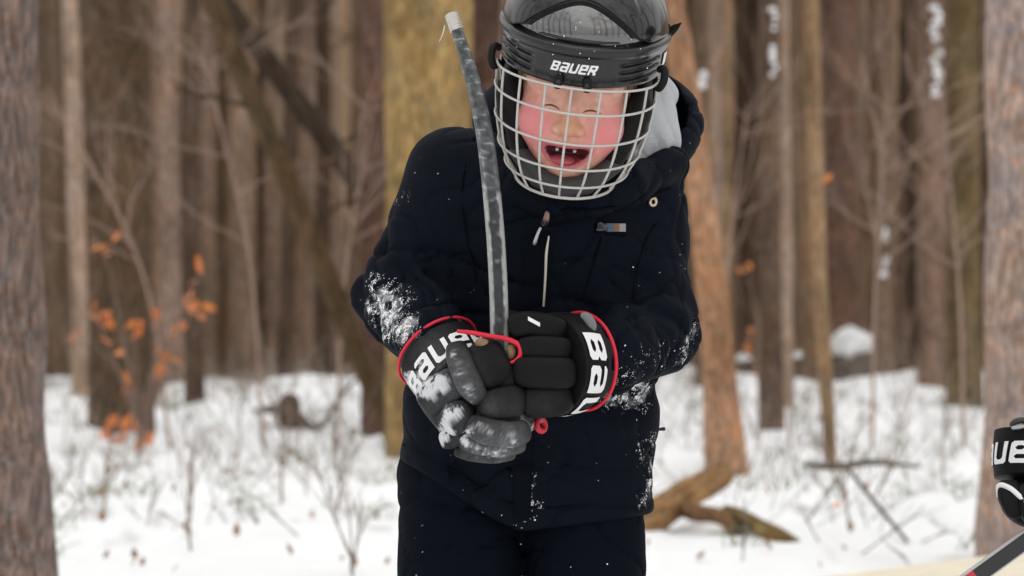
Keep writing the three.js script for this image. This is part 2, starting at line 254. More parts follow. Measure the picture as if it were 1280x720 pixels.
// trunks deeper in the stand: alike at this distance
{
  const R = rng(404), cols = [tan, grey, pale, brown, [0.33, 0.25, 0.19], [0.25, 0.18, 0.13], [0.22, 0.165, 0.145], olive, dark];
  for (let i = 0; i < 106; i++) {
    const d = i < 74 ? 37 + 30 * Math.pow(R(), 0.8) : 29 + 14 * R(), x = -60 + 1400 * ((i * 0.618034) % 1), thin = i >= 74, w = thin ? 0.09 + 0.07 * R() : 0.14 + 0.26 * R();
    const left = x > 240 && x < 450, ci = thin ? [8, 3, 8, 5, 2, 8][i % 6] : Math.floor(R() * (left ? 7 : 9)), c = cols[ci];
    const size = thin ? 'thin' : w < 0.22 ? 'slim' : w < 0.31 ? 'medium' : 'broad', tone = ['tan', 'grey', 'pale', 'brown', 'tan', 'brown', 'grey', 'olive', 'dark'][ci];
    const where = x < 70 ? 'behind the left edge trunk' : x < 200 ? 'behind the wide dark trunk at left' : x < 260 ? 'above the left end of the snow mound' : x < 450 ? 'behind the leaning poles' : x < 600 ? 'behind the mossy yellow trunk' : x < 840 ? 'straight behind the child' : x < 945 ? 'behind the leaning orange trunk' : x < 1000 ? 'behind the snow patched trunk' : x < 1130 ? 'behind the bowed young trunk' : x < 1230 ? 'left of the right edge trunk' : 'behind the right edge trunk';
    tree({ name: 'woodland_tree', x, xt: x + (R() - 0.5) * 40, d, w, wt: w * 0.95, c: c.map(v => +(v * (thin ? 0.9 : left ? 1.75 : 1)).toFixed(3)), seed: 500 + i, H: 11, label: `${size} ${tone} bare trunk in the blurred stand ${where}`, group: 'bare trunks of the blurred stand' });
  }
  const far = [], R2 = rng(8);
  for (let i = 0; i < 1500; i++) {
    const wide = i >= 620, d = wide ? 30 + 110 * R2() : 66 + 95 * R2(), x = wide ? (R2() < 0.5 ? -1 : 1) * (0.17 + 0.75 * R2()) * d : (R2() - 0.5) * 0.42 * d, w = 0.18 + 0.25 * R2(), y = groundH(x, -d) - 0.2;
    const g = tube([V(x, y, -d), V(x + (R2() - 0.5) * 0.6, y + 6, -d), V(x + (R2() - 0.5), y + 13, -d)], [w * 0.55, w * 0.45, w * 0.25], { n: 6, seg: 4, uvm: 2 }), q = 0.7 + 0.9 * R2(), e = (R2() - 0.5) * 0.04;
    far.push(paint(g, () => [(0.33 + e) * q, 0.245 * q, (0.175 - e) * q]));
  }
  const m = part(named('far_wood'), mergeGeometries(far), VC(0.95), scene); tag(m, 'far mass of brown bare trunks filling the background', 'woods', null, 'stuff');
}
// the near side of the clearing: trees round the photographer, mirrored in the helmet
{
  const R = rng(1313);
  for (let i = 0; i < 20; i++) {
    const side = i % 2 ? 1 : -1, a = Math.PI / 2 + side * (0.42 + 1.75 * Math.floor(i / 2) / 9), r = 7.5 + 7 * R(), x = Math.cos(a) * r, z = -4 + Math.sin(a) * r, w = 0.24 + 0.16 * R(), y = groundH(x, z) - 0.05, H = 13 + 4 * R(), c = [brown, dark, grey, [0.2, 0.15, 0.12]][i % 4];
    const t = thing('clearing_tree', ['low branching', 'tall slender', 'thick set', 'crooked', 'close standing', 'far standing', 'upright', 'wide crowned', 'knotty', 'young'][Math.floor(i / 2)] + ' bare tree ' + (side > 0 ? 'left' : 'right') + ' of the photographer, outside the picture', 'tree', V(x, y, z), 'bare trees round the near side of the clearing');
    const p = [0, 0.25, 0.55, 1].map(k => V(x + (R() - 0.5) * 0.5 * k, y + H * k, z + (R() - 0.5) * 0.5 * k));
    part('trunk', mottle(tube(p, [w * 0.6, w * 0.48, w * 0.36, w * 0.1], { n: 10, seg: 24, uvm: 2 })), barkMat(c), t);
    const o = []; for (let k = 0; k < 14; k++) { const b = R() * 6.28; twigs(lerpV(lerpV(p[1], p[3], 0.1), p[3], R()), V(Math.cos(b), 0.4 + 0.7 * R(), Math.sin(b)).normalize(), 1.6 + 1.6 * R(), 0.05, 2, R, o); }
    part('crown', mottle(mergeGeometries(o)), barkMat(c), t);
  }
}
console.log('trees done');

// ------------------------------------------------------------------ logs, saplings, brush, board
function onGround(px, py) { let d = 9; for (; d < 60; d += 0.02) { const p = P(px, py, d); if (p.y <= groundH(p.x, p.z)) break; } return P(px, py, d); }
{
  const log = thing('fallen_log', 'mossy brown fallen log propped up from the snow right of the boy', 'log', onGround(820, 690));
  part('trunk', mottle(tube([P(735, 704, 12.8), P(800, 656, 13.1), P(850, 624, 13.4), P(906, 592, 13.8)], [0.064, 0.066, 0.058, 0.05], { n: 14, seg: 30, wob: 0.1, round: true, uvm: 1 })), barkMat([0.30, 0.195, 0.105]), log);
  part('branch', mottle(tube([P(838, 628, 13.45), P(868, 640, 13.2), P(905, 648, 13.0), P(918, 668, 12.9)], [0.034, 0.032, 0.026, 0.02], { n: 9, seg: 14, wob: 0.12 })), barkMat([0.26, 0.165, 0.10]), log);
  const br = thing('broken_branch', 'short thick broken branch half sunk in snow right of the fallen log', 'branch', onGround(940, 680));
  part('stem', mottle(tube([P(905, 640, 13.2), P(935, 652, 13.0), P(968, 668, 12.8), P(1008, 688, 12.7)], [0.03, 0.034, 0.03, 0.018], { n: 10, seg: 20, wob: 0.15, round: true, uvm: 1 })), barkMat([0.25, 0.185, 0.085]), br);
  part('stub', mottle(tube([P(922, 640, 13.2), P(920, 658, 13.1), P(924, 680, 12.95)], [0.03, 0.038, 0.036], { n: 9, seg: 10, wob: 0.15, round: true })), barkMat([0.21, 0.11, 0.075]), br);
  const l2 = thing('fallen_log', 'dark log lying across the far snow below the rocks', 'log', onGround(1080, 472));
  part('trunk', mottle(tube([P(880, 468, 33), P(990, 462, 34), P(1100, 466, 34.5), P(1225, 460, 35)], [0.1, 0.11, 0.1, 0.08], { n: 10, seg: 24, wob: 0.15 })), barkMat(dark), l2);
  const l3 = thing('fallen_branch', 'thin dark branch lying level on the snow right of the bowed trunk', 'branch', onGround(1060, 590));
  part('stem', mottle(tube([P(1008, 581, 17.6), P(1045, 584, 17.4), P(1090, 578, 17.3), P(1150, 584, 17.3)], [0.012, 0.017, 0.015, 0.007], { n: 7, seg: 20 })), barkMat([0.14, 0.12, 0.09]), l3);
  const l4 = thing('fallen_branch', 'thin straight dead stick slanting down to the snow bank', 'branch', onGround(1130, 680));
  part('stem', mottle(tube([P(1062, 588, 15), P(1095, 630, 14.2), P(1134, 676, 13.4)], [0.008, 0.009, 0.006], { n: 6, seg: 10 })), barkMat([0.16, 0.15, 0.13]), l4);
  const l5 = thing('tree_stump', 'small dark broken stump sticking out of the left snow mound', 'stump', onGround(370, 520));
  part('trunk', mottle(tube([P(368, 540, 22.6), P(362, 510, 22.8), P(366, 492, 22.8)], [0.075, 0.07, 0.04], { n: 9, seg: 10, wob: 0.25, round: true })), barkMat(dark), l5);
  part('root', mottle(tube([P(318, 514, 22.8), P(345, 512, 22.7), P(372, 522, 22.5), P(395, 536, 22.3), P(430, 490, 22.9), P(450, 470, 23.2)], [0.012, 0.03, 0.04, 0.02, 0.012, 0.008], { n: 7, seg: 30, wob: 0.2 })), barkMat([0.13, 0.095, 0.08]), l5);
  for (const [x, y, d, w, h, lab] of [[1060, 440, 34, 0.27, 0.24, 'large snow capped rock at the far edge of the clearing'], [1000, 452, 35, 0.17, 0.11, 'smaller snow capped rock left of the large rock'], [925, 455, 36, 0.13, 0.1, 'round snow capped rock beside the leaning orange trunk']]) {
    const p = P(x, y, d), t = thing('rock', lab, 'rock', p), g = new THREE.IcosahedronGeometry(1, 3), pa = g.attributes.position;
    for (let i = 0; i < pa.count; i++) { const v = V().fromBufferAttribute(pa, i), s = 1 + 0.22 * N3(v.x * 1.5 + x, v.y * 1.5, v.z * 1.5); pa.setXYZ(i, v.x * w * s, v.y * h * 1.1 * s - h * 0.5, v.z * w * s); } g.computeVertexNormals();
    part('stone', g, M(0.15, 0.12, 0.1, 0.9), t, false);
    const c = new THREE.IcosahedronGeometry(1, 3), pc = c.attributes.position; for (let i = 0; i < pc.count; i++) { const v = V().fromBufferAttribute(pc, i), s = 1 + 0.15 * N3(v.x * 2 + x, v.y * 2, v.z * 2); pc.setXYZ(i, v.x * w * 0.95 * s + 0.03 * v.y, v.y * h * 0.75 * s * (1 - 0.6 * Math.abs(v.x)) + h * 0.25, v.z * w * 0.95 * s); } c.computeVertexNormals();
    part('snow_cap', c, snowMat, t, false);
  }
  // plywood board of the rink, standing on edge in front of the bank
  const b0 = P(1000, 724.5, 9.0), b1 = P(1420, 674, 10.5), top = 0.165; b0.y = b1.y = 0;
  const dirB = b1.clone().sub(b0), len = dirB.length(), board = thing('rink_board', 'low pale plywood board edging the snow at the lower right', 'board', V((b0.x + b1.x) / 2, 0, (b0.z + b1.z) / 2));
  const ply = texture(128, 128, (u, v) => { const s = ring(u, v, 1.2, 5, 3) * 9 + ring(u, v, 3, 16, 5) * 6; return [240 + s, 232 + s, 214 + s]; }, true);
  const gb = new THREE.BoxGeometry(len, top + 0.05, 0.02); gb.translate(0, (top - 0.05) / 2, -0.01); gb.rotateY(-Math.atan2(dirB.z, dirB.x));
  part('panel', gb, M(0.95, 0.93, 0.88, 0.7, { map: ply }), board, false);
}
// beech sapling with last year's leaves
const leafGeo = (() => { const s = new THREE.Shape(); s.moveTo(0, 0); s.quadraticCurveTo(0.5, 0.35, 0, 1); s.quadraticCurveTo(-0.5, 0.35, 0, 0); const g = new THREE.ShapeGeometry(s, 5), p = g.attributes.position; for (let i = 0; i < p.count; i++) p.setZ(i, 0.5 * p.getX(i) ** 2 * 4 * 0.25 + 0.22 * p.getY(i) ** 2); g.computeVertexNormals(); return g; })();
const leafMats = [[0.78, 0.26, 0.06], [0.7, 0.22, 0.05], [0.62, 0.23, 0.09]].map(c => MP(...c, 0.8, { side: THREE.DoubleSide, transmission: 0.3, thickness: 0 }));
function leaf(parent, p, s, R, i) { const m = new THREE.Mesh(leafGeo, leafMats[i % 3]); m.name = 'leaf'; m.scale.setScalar(s); m.position.copy(p).sub(parent.position); m.rotation.set(R() * 6.28, R() * 6.28, R() * 6.28); m.castShadow = m.receiveShadow = true; parent.add(m); }
{
  const R = rng(61), d = 20.5, t = thing('beech_sapling', 'low beech sapling holding dry orange leaves in front of the wide dark trunk', 'sapling', onGround(178, 552));
  const o = P(178, 552, d), st = [];
  const ends = [[100, 412], [120, 395], [138, 400], [150, 432], [168, 410], [195, 392], [210, 452], [222, 405], [245, 385], [252, 340], [193, 465], [162, 482], [235, 372], [132, 310], [185, 540]];
  for (const [ex, ey] of ends) { const e = P(ex, ey, d + (R() - 0.5) * 0.8), m = lerpV(o, e, 0.5).add(V((R() - 0.5) * 0.1 + (178 - ex) * 0.0006, 0.05, (R() - 0.5) * 0.2)); st.push(tube([o, m, e], [0.011, 0.007, 0.003], { n: 5, seg: 10 })); }
  part('stems', mergeGeometries(st), M(0.2, 0.14, 0.11, 0.9), t);
  let k = 0; for (const [ex, ey] of ends) for (let j = 0; j < 4; j++) leaf(t, P(ex + (R() - 0.5) * 16, ey + (R() - 0.5) * 18, d + (R() - 0.5) * 0.3), 0.075 + 0.03 * R(), R, k++);
  for (let j = 0; j < 16; j++) leaf(t, P(150 + (R() - 0.5) * 42, 541 + (R() - 0.5) * 16, d - 0.3), 0.08 + 0.03 * R(), R, k++);
  const t2 = thing('beech_sapling', 'small sapling with a few orange leaves between the leaning and snow patched trunks', 'sapling', onGround(950, 500));
  const o2 = P(950, 500, 26), s2 = [];
  for (const [ex, ey] of [[925, 425], [940, 418], [958, 440], [962, 460], [932, 330]]) { const e = P(ex, ey, 26); s2.push(tube([o2, lerpV(o2, e, 0.5).add(V(0.04, 0.03, 0)), e], [0.012, 0.008, 0.003], { n: 5, seg: 8 })); for (let j = 0; j < 3; j++) leaf(t2, P(ex + (R() - 0.5) * 22, ey + (R() - 0.5) * 14, 26), 0.06 + 0.02 * R(), R, k++); }
  part('stems', mergeGeometries(s2), M(0.22, 0.15, 0.11, 0.9), t2);
  const singles = [[1051, 628, 15, 'single dry orange leaf hanging low under the bowed young trunk'], [1040, 217, 19, 'lone orange leaf on the bowed young trunk, high up'], [1272, 108, 12.3, 'upper small orange leaf stuck on the pale right trunk'], [1276, 198, 12.3, 'lower small orange leaf stuck on the pale right trunk']];
  for (const [x, y, d, lab] of singles) { const p = P(x, y, d), g = thing('dry_leaf', lab, 'leaf', p); const a = new THREE.Mesh(leafGeo, leafMats[0]); a.name = 'blade'; a.scale.setScalar(d < 14 ? 0.026 : 0.075); a.rotation.set(0.5, 0.3, 2.2); g.add(a); part('stalk', tube([p, p.clone().add(V(0.004, 0.03, -0.02))], [0.002, 0.002], { n: 4, seg: 2 }), twigMat, g); }
}
// thin upright whips standing in the snow, and the tangle of fine brush
{
  const R = rng(91);
  const whips = [[352, 630, 345, 455, 17], [356, 580, 372, 450, 19], [1065, 665, 1040, 560, 14.3], [1100, 470, 1112, 300, 30], [1216, 520, 1208, 420, 26], [290, 600, 300, 500, 20], [240, 690, 236, 600, 13], [1000, 600, 985, 480, 19], [860, 560, 868, 470, 22], [1180, 610, 1184, 500, 17], [1130, 560, 1150, 440, 20], [445, 718, 440, 690, 12], [420, 640, 432, 520, 17], [930, 600, 960, 500, 19], [1090, 620, 1130, 500, 17], [130, 640, 136, 560, 15]];
  const whipMat = M(0.26, 0.2, 0.155, 0.9);
  const spots = ['standing in front of the small dark stump', 'rising beside the small dark stump', 'under the foot of the bowed young trunk', 'in front of the far rocks', 'just left of the right edge trunk', 'on the left slope of the snow mound', 'low in the lower left snow', 'leaning at the foot of the snow patched trunk', 'right beside the right sleeve', 'in the open snow left of the black glove', 'in the middle of the right hand snow', 'at the bottom edge by the child\'s trousers', 'beside the dark plum trunk', 'between the leaning trunk and the snow patched trunk', 'above the level fallen branch', 'next to the left edge trunk'];
  whips.forEach(([x0, y0, x1, y1, d], i) => {
    const a = onGround(x0, y0), dd = -a.z, b = P(x1, y1, dd), t = thing('bare_whip', 'thin leafless whip ' + spots[i], 'sapling', a, 'thin whips standing in the snow'), o = [];
    a.y -= 0.03; o.push(tube([a, lerpV(a, b, 0.5).add(V((R() - 0.5) * 0.05, 0, 0)), b], [0.0055, 0.004, 0.002], { n: 5, seg: 10 }));
    for (let k = 0; k < 5; k++) twigs(lerpV(a, b, 0.3 + 0.6 * R()), V(R() - 0.5, 0.5 + 0.5 * R(), R() - 0.5).normalize(), 0.12 + 0.15 * R(), 0.003, 1, R, o);
    part('stem', mergeGeometries(o), whipMat, t);
  });
  const tall = [[215, 560, 60, 110, 21, 'tall twiggy sapling spreading pinkish branches left of the leaning poles'], [330, 560, 250, 60, 22, 'slim twiggy sapling standing behind the left snow mound'], [1090, 560, 1110, 120, 22, 'slim twiggy sapling right of the bowed young trunk'], [900, 540, 935, 130, 24, 'slim twiggy sapling close to the leaning orange trunk'], [1205, 560, 1180, 150, 22, 'slim twiggy sapling just left of the right edge trunk'], [420, 560, 470, 120, 22, 'slim twiggy sapling beside the dark plum trunk']];
  tall.forEach(([x0, y0, x1, y1, d, lab], i) => { const a = onGround(x0, y0), dd = -a.z, b = P(x1, y1, dd), t = thing('tall_sapling', lab, 'sapling', a), o = []; a.y -= 0.05; const m = P(lerp(x0, x1, 0.25), lerp(y0, y1, 0.5), dd);
    o.push(tube([a, m, b], [0.012, 0.009, 0.004], { n: 6, seg: 14 })); const br = []; for (let k = 0; k < 12; k++) twigs(lerpV(m, b, R() * 0.95), V((R() - 0.5) * 2 + (x1 - x0) * 0.004, 0.2 + 0.5 * R(), R() - 0.5).normalize(), 0.35 + 0.4 * R(), 0.0045, 2, R, br);
    const tm = M(0.34, 0.235, 0.185, 0.9); part('stem', mergeGeometries(o), tm, t); part('twigs', mergeGeometries(br), tm, t); });
  const brush = []; for (let i = 0; i < 900; i++) { const d = 11.8 + 22 * Math.pow(R(), 0.8), x = (R() - 0.5) * 0.29 * d, y = groundH(x, -d); twigs(V(x, y - 0.02, -d), V((R() - 0.5) * 1.6, 0.25 + 0.9 * R(), (R() - 0.5) * 1.2).normalize(), 0.12 + 0.38 * R() * R(), 0.0022 + 0.002 * R(), 1, R, brush); }
  tag(part(named('brush'), mergeGeometries(brush), M(0.2, 0.165, 0.13, 0.9), scene), 'fine dead twigs and stalks poking through the snow', 'brush', null, 'stuff');
  const tuft = []; for (let i = 0; i < 70; i++) { const d = 12 + 15 * R(), x = (R() - 0.5) * 0.28 * d, y = groundH(x, -d); for (let k = 0; k < 9; k++) { const a = V(x + (R() - 0.5) * 0.12, y - 0.01, -d + (R() - 0.5) * 0.1); tuft.push(tube([a, a.clone().add(V((R() - 0.5) * 0.06, 0.04, 0)), a.clone().add(V((R() - 0.5) * 0.2, 0.05 + 0.05 * R(), (R() - 0.5) * 0.1))], [0.003, 0.0025, 0.001], { n: 3, seg: 4 })); } }
  tag(part(named('grass_tufts'), mergeGeometries(tuft), M(0.24, 0.26, 0.16, 0.9), scene), 'faded green grass tufts showing through the snow', 'grass', null, 'stuff');
  const thick = []; for (let i = 0; i < 760; i++) { const d = 34 + 28 * R(), x = (R() - 0.5) * (i < 520 ? 0.32 : 1.1) * d, y = groundH(x, -d); twigs(V(x, y, -d), V((R() - 0.5) * 0.9, 1, (R() - 0.5) * 0.9).normalize(), 0.5 + 1.3 * R(), 0.008 + 0.008 * R(), 1, R, thick); }
  tag(part(named('undergrowth'), mergeGeometries(thick), M(0.27, 0.19, 0.135, 0.9), scene), 'brown leafless undergrowth along the far edge of the snow', 'undergrowth', null, 'stuff');
  const litter = []; for (let i = 0; i < 420; i++) { const d = 11.5 + 20 * R(), x = (R() - 0.62) * 0.27 * d, y = groundH(x, -d); const g = leafGeo.clone().toNonIndexed(); { const q = 0.025 + 0.03 * R(); g.scale(q, q, q); } g.rotateX(-1.2 + R() * 0.6); g.rotateY(R() * 6.28); g.translate(x, y + 0.012, -d); litter.push(g); }
  tag(part(named('leaf_litter'), mergeGeometries(litter), M(0.30, 0.17, 0.10, 0.9, { side: THREE.DoubleSide }), scene), 'scattered dead brown leaves lying on the snow', 'leaves', null, 'stuff');
}
console.log('brush done');

// ------------------------------------------------------------------ the boy: body and clothes
const boyBase = B(650, 360, 0); boyBase.y = 0;
const boy = thing('person', 'child in black snow suit leaning forward and gripping a stick with both hands', 'person', boyBase);
// head frame: origin between the ears, +z out of the face
const HO = B(723, 100, 0.2), HQ = new THREE.Quaternion().setFromEuler(new THREE.Euler(0.31, -0.055, -0.14, 'ZYX'));
const toHead = new THREE.Matrix4().compose(HO, HQ, V(1, 1, 1)), fromHead = toHead.clone().invert();
const hw = (x, y, z) => V(x, y, z).applyMatrix4(toHead);
const px = n => n * S;
// joints
const J = {
  shR: B(574, 222, 0.06), elR: B(506, 372, 0.09), wrR: B(552, 432, 0.235),
  shL: B(792, 240, 0.06), elL: B(814, 405, 0.08), wrL: B(742, 448, 0.24),
  neck: B(715, 205, 0.12), hipR: B(578, 610, 0), hipL: B(728, 612, 0),
};
const kneeR = V(J.hipR.x - 0.004, 0.34, J.hipR.z + 0.07), kneeL = V(J.hipL.x + 0.004, 0.34, J.hipL.z + 0.05), ankR = V(J.hipR.x - 0.02, 0.09, J.hipR.z - 0.02), ankL = V(J.hipL.x + 0.02, 0.09, J.hipL.z - 0.03);
{ // skin: one continuous surface, face modelled finely
  const bodyF = blend([[cap(J.neck, hw(0, -0.04, -0.01), 0.045, 0.045), 0], [cap(B(665, 300, 0.07), B(655, 560, 0), 0.075, 0.075), 0.05], [cap(J.shR, J.elR, 0.034, 0.03), 0.04], [cap(J.elR, J.wrR, 0.028, 0.02), 0.02], [cap(J.shL, J.elL, 0.034, 0.03), 0.04], [cap(J.elL, J.wrL, 0.028, 0.02), 0.02], [cap(J.shR, J.shL, 0.034, 0.034), 0.05], [cap(J.neck, B(665, 320, 0.07), 0.04, 0.06), 0.04], [cap(J.hipR, kneeR, 0.055, 0.042), 0.04], [cap(kneeR, ankR, 0.04, 0.028), 0.02], [cap(J.hipL, kneeL, 0.055, 0.042), 0.04], [cap(kneeL, ankL, 0.04, 0.028), 0.02]]);
  const lower = nets((x, y, z) => bodyF(x, y, z), V(-0.24, 0.04, -5.2), V(0.26, 1.18, -4.68), 0.014);
  const E = (x, y, z, a, b, c) => ell(V(x, y, z), a, b, c);
  const faceF = blend([[E(0, 0.03, -0.012, 0.071, 0.088, 0.092), 0], [E(0, -0.03, 0.03, 0.066, 0.07, 0.062), 0.03], [E(0, -0.082, 0.042, 0.045, 0.036, 0.046), 0.03], [E(0.038, -0.044, 0.06, 0.028, 0.026, 0.026), 0.02], [E(-0.038, -0.044, 0.06, 0.028, 0.026, 0.026), 0.02],
    [cap(V(-0.045, 0.016, 0.07), V(0.045, 0.016, 0.07), 0.016), 0.02], [cap(V(0, 0.0, 0.087), V(0, -0.034, 0.102), 0.007, 0.0105), 0.014], [E(0, -0.038, 0.102, 0.0115, 0.0095, 0.011), 0.008], [E(0.013, -0.041, 0.095, 0.008, 0.007, 0.009), 0.006], [E(-0.013, -0.041, 0.095, 0.008, 0.007, 0.009), 0.006],
    [E(0.027, -0.012, 0.074, 0.016, 0.010, 0.0165), 0.007], [E(-0.027, -0.012, 0.074, 0.016, 0.010, 0.0165), 0.007], [E(0, -0.1, 0.074, 0.016, 0.012, 0.014), 0.016], [E(0, -0.064, 0.082, 0.024, 0.006, 0.012), 0.01], [E(0.0, -0.089, 0.078, 0.02, 0.006, 0.012), 0.01],
    [E(0.071, -0.015, -0.01, 0.008, 0.028, 0.017), 0.01], [E(-0.071, -0.015, -0.01, 0.008, 0.028, 0.017), 0.01], [cap(V(0, -0.05, -0.01), V(0, -0.13, -0.03), 0.046, 0.046), 0.03]]);
  const mouth = E(0.001, -0.0765, 0.095, 0.0285, 0.0105, 0.027); 
  const f2 = (x, y, z) => { let d = faceF(x, y, z); d = smax(d, -mouth(x, y - 8 * x * x, z), 0.005); return d; };
  const skinAt = (x, y, o) => { let z = 0.13; while (z > 0.02 && faceF(x, y, z) > 0) z -= 0.0004; return hw(x, y, z + o); };
  const fg = nets(f2, V(-0.085, -0.15, -0.11), V(0.085, 0.125, 0.125), 0.0026);
  paint(fg, (x, y, z) => {
    const n = 0.05 * N3(x * 90, y * 90, z * 90) + 0.06 * N3(x * 28, y * 28, z * 28);
    let c = [0.74 + n, 0.385 + n, 0.29 + n];
    const ck = Math.max(0, 1 - Math.hypot((Math.abs(x) - 0.046) / 0.036, (y + 0.045) / 0.05, (z - 0.07) / 0.07) + 0.18 * N3(x * 40, y * 40, z * 40)), k1 = 0.9 * sstep(0, 0.7, ck);
    c = [lerp(c[0], 0.80, k1), lerp(c[1], 0.25, k1), lerp(c[2], 0.26, k1)];
    const ns = sstep(0.02, 0.006, Math.hypot(x, (y + 0.034) * 0.8)) * sstep(0.085, 0.1, z); c = [lerp(c[0], 0.66, ns), lerp(c[1], 0.33, ns), lerp(c[2], 0.19, ns)];
    const yy = y - 8 * x * x, lipr = Math.hypot(x / 0.0335, (yy + 0.0765) / 0.0175), lip = sstep(1.12, 0.95, lipr) * sstep(0.06, 0.07, z); c = [lerp(c[0], 0.52, lip), lerp(c[1], 0.13, lip), lerp(c[2], 0.14, lip)];
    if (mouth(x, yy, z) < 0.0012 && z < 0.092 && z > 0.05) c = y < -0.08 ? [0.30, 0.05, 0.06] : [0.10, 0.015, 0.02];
    const br = sstep(0.006, 0.002, Math.abs(y - 0.0155 + 0.12 * Math.abs(Math.abs(x) - 0.03))) * sstep(0.052, 0.045, Math.abs(x)) * sstep(0.008, 0.014, Math.abs(x)) * sstep(0.07, 0.075, z); c = c.map((v, i) => lerp(v, [0.42, 0.22, 0.13][i], br * 0.55));
    return c;
  });
  fg.applyMatrix4(toHead); paint(lower, () => [0.7, 0.37, 0.28]);
  part('body', mergeGeometries([fg, lower]), new THREE.MeshPhysicalMaterial({ vertexColors: true, roughness: 0.5, sheen: 0.3, sheenRoughness: 0.5 }), boy);
  const tm = M(0.6, 0.55, 0.47, 0.3);
  for (const [x, y, w, h] of [[-0.0115, -0.0695, 0.0024, 0.0026], [0.0105, -0.069, 0.0024, 0.0026]]) { const g = new THREE.SphereGeometry(1, 10, 8); g.scale(w, h, 0.004); g.translate(x, y, 0.086); g.applyMatrix4(toHead); part('tooth', g, tm, boy); }
  { const g = new THREE.SphereGeometry(1, 18, 12); g.scale(0.017, 0.0065, 0.017); g.translate(-0.004, -0.0845, 0.078); g.applyMatrix4(toHead); part('tongue', g, M(0.42, 0.08, 0.10, 0.35), boy); }
  for (const q of [-1, 1]) {
    part('eyelashes', tube([[0.0145, -0.0175], [0.0195, -0.0145], [0.0265, -0.0130], [0.0325, -0.0145], [0.0375, -0.0172]].map(([x, y]) => skinAt(q * x, y, 0.0002)), [0.0004, 0.001, 0.0012, 0.001, 0.0004], { n: 8, seg: 30 }), M(0.12, 0.06, 0.04, 0.7), boy);
  }
  const hr = []; const R = rng(3);
  for (let i = 0; i < 46; i++) { const s = R() < 0.72 ? -1 : 1, y0 = 0.045 + 0.012 * R(), x0 = s * (0.052 + 0.02 * R()), z0 = 0.062 - (Math.abs(x0) - 0.05) * 1.6; hr.push(tube([hw(x0, y0, z0), hw(x0 + s * 0.006, y0 - 0.02, z0 + 0.004), hw(x0 + s * (0.007 + 0.006 * R()), y0 - 0.032 - 0.02 * R(), z0 - 0.004)], [0.0016, 0.0014, 0.0004], { n: 4, seg: 5 })); }
  part('hair', mergeGeometries(hr), M(0.5, 0.33, 0.15, 0.6), boy);
}
// clothes as fields
const fold = (x, y, z) => 0.0038 * N3(x * 6, y * 7, z * 6) + 0.0052 * Math.pow(1 - Math.abs(N3(x * 4 + y * 3.2, y * 6.5 - x * 3.5, z * 5)), 9) + 0.0026 * Math.pow(1 - Math.abs(N3(x * 10 - y * 6, y * 11 + x * 7, z * 9)), 8);
const nearSeg = (a, b) => cap(a, b, 0, 0);
const fa = [nearSeg(J.elR, J.wrR), nearSeg(J.elL, J.wrL)], ua = [nearSeg(J.shR, J.elR), nearSeg(J.shL, J.elL)];
const torsoF = blend([[cap(B(592, 250, 0.07), B(574, 640, 0.0), px(72), px(76)), 0], [cap(B(752, 262, 0.07), B(740, 650, 0.0), px(72), px(78)), 0.07], [cap(B(680, 270, 0.09), B(658, 660, 0.005), px(92), px(96)), 0.06]]);
const cfR = B(534, 416, 0.205), cfL = B(770, 441, 0.2);
const sleeveR = blend([[cap(J.shR, J.elR, px(64), px(54)), 0], [cap(J.elR, cfR, px(54), px(43)), 0.03]]), sleeveL = blend([[cap(J.shL, J.elL, px(64), px(57)), 0], [cap(J.elL, cfL, px(57), px(47)), 0.03]]);
const collarF = chain([B(628, 190, 0.08), B(645, 232, 0.165), B(690, 258, 0.195), B(735, 252, 0.2), B(790, 232, 0.165), B(838, 205, 0.09)], [px(26), px(25), px(22), px(22), px(25), px(26)]);
const hoodC = B(737, 158, -0.03), hoodOut = ell(hoodC, px(146), px(92), 0.12), hoodIn = ell(V(hoodC.x, hoodC.y + 0.012, hoodC.z + 0.02), px(118), px(82), 0.105);
const hoodF = (x, y, z) => { let d = smax(hoodOut(x, y, z), -hoodIn(x, y, z), 0.012); return smax(d, (z - (hoodC.z + 0.085 + 0.02 * N3(x * 9, y * 9, 1))), 0.018); };
const hemY = x => { const p = x / S + 640; const e = p < 645 ? lerp(572, 655, sstep(490, 650, p) * 0.55 + 0.45 * clamp((p - 490) / 155, 0, 1)) : lerp(657, 640, clamp((p - 660) / 160, 0, 1)); return EYE - (e - 360) * S; };
function jacketF(x, y, z) {
  let t = torsoF(x, y, z);
  if (t > 0.25) return Math.min(t, sleeveR(x, y, z), sleeveL(x, y, z), collarF(x, y, z), hoodF(x, y, z)) ;
  t += 0.0035 * Math.sin(y * 70 + 2.5 * N3(x * 5, y * 4, 2)) * sstep(0.85, 0.70, y) * sstep(0.56, 0.62, y) - 0.004 * sstep(0.018, 0.0, y - hemY(x) - 0.018);
  const wf = Math.min(fa[0](x, y, z), fa[1](x, y, z)), kink = sstep(0.14, 0.05, wf);
  let s = Math.min(sleeveR(x, y, z), sleeveL(x, y, z));
  s += kink * (0.0055 * (1 - 2 * Math.pow(Math.abs(N3(x * 11, y * 9 + x * 6, z * 14)), 0.7)) + 0.003 * N3(x * 24, y * 20, z * 24));
  let d = smin(t, s, 0.028); d = smin(d, collarF(x, y, z) + 0.002 * N3(x * 20, y * 20, z * 20), 0.012); d = smin(d, hoodF(x, y, z), 0.016);
  d += fold(x, y, z);
  d = smax(d, hemY(x) - y, 0.008);
  const nk = cap(hw(0, -0.02, -0.005), hw(0, -0.115, -0.005), 0.07, 0.05)(x, y, z);
  return smax(d, -nk, 0.012);
}
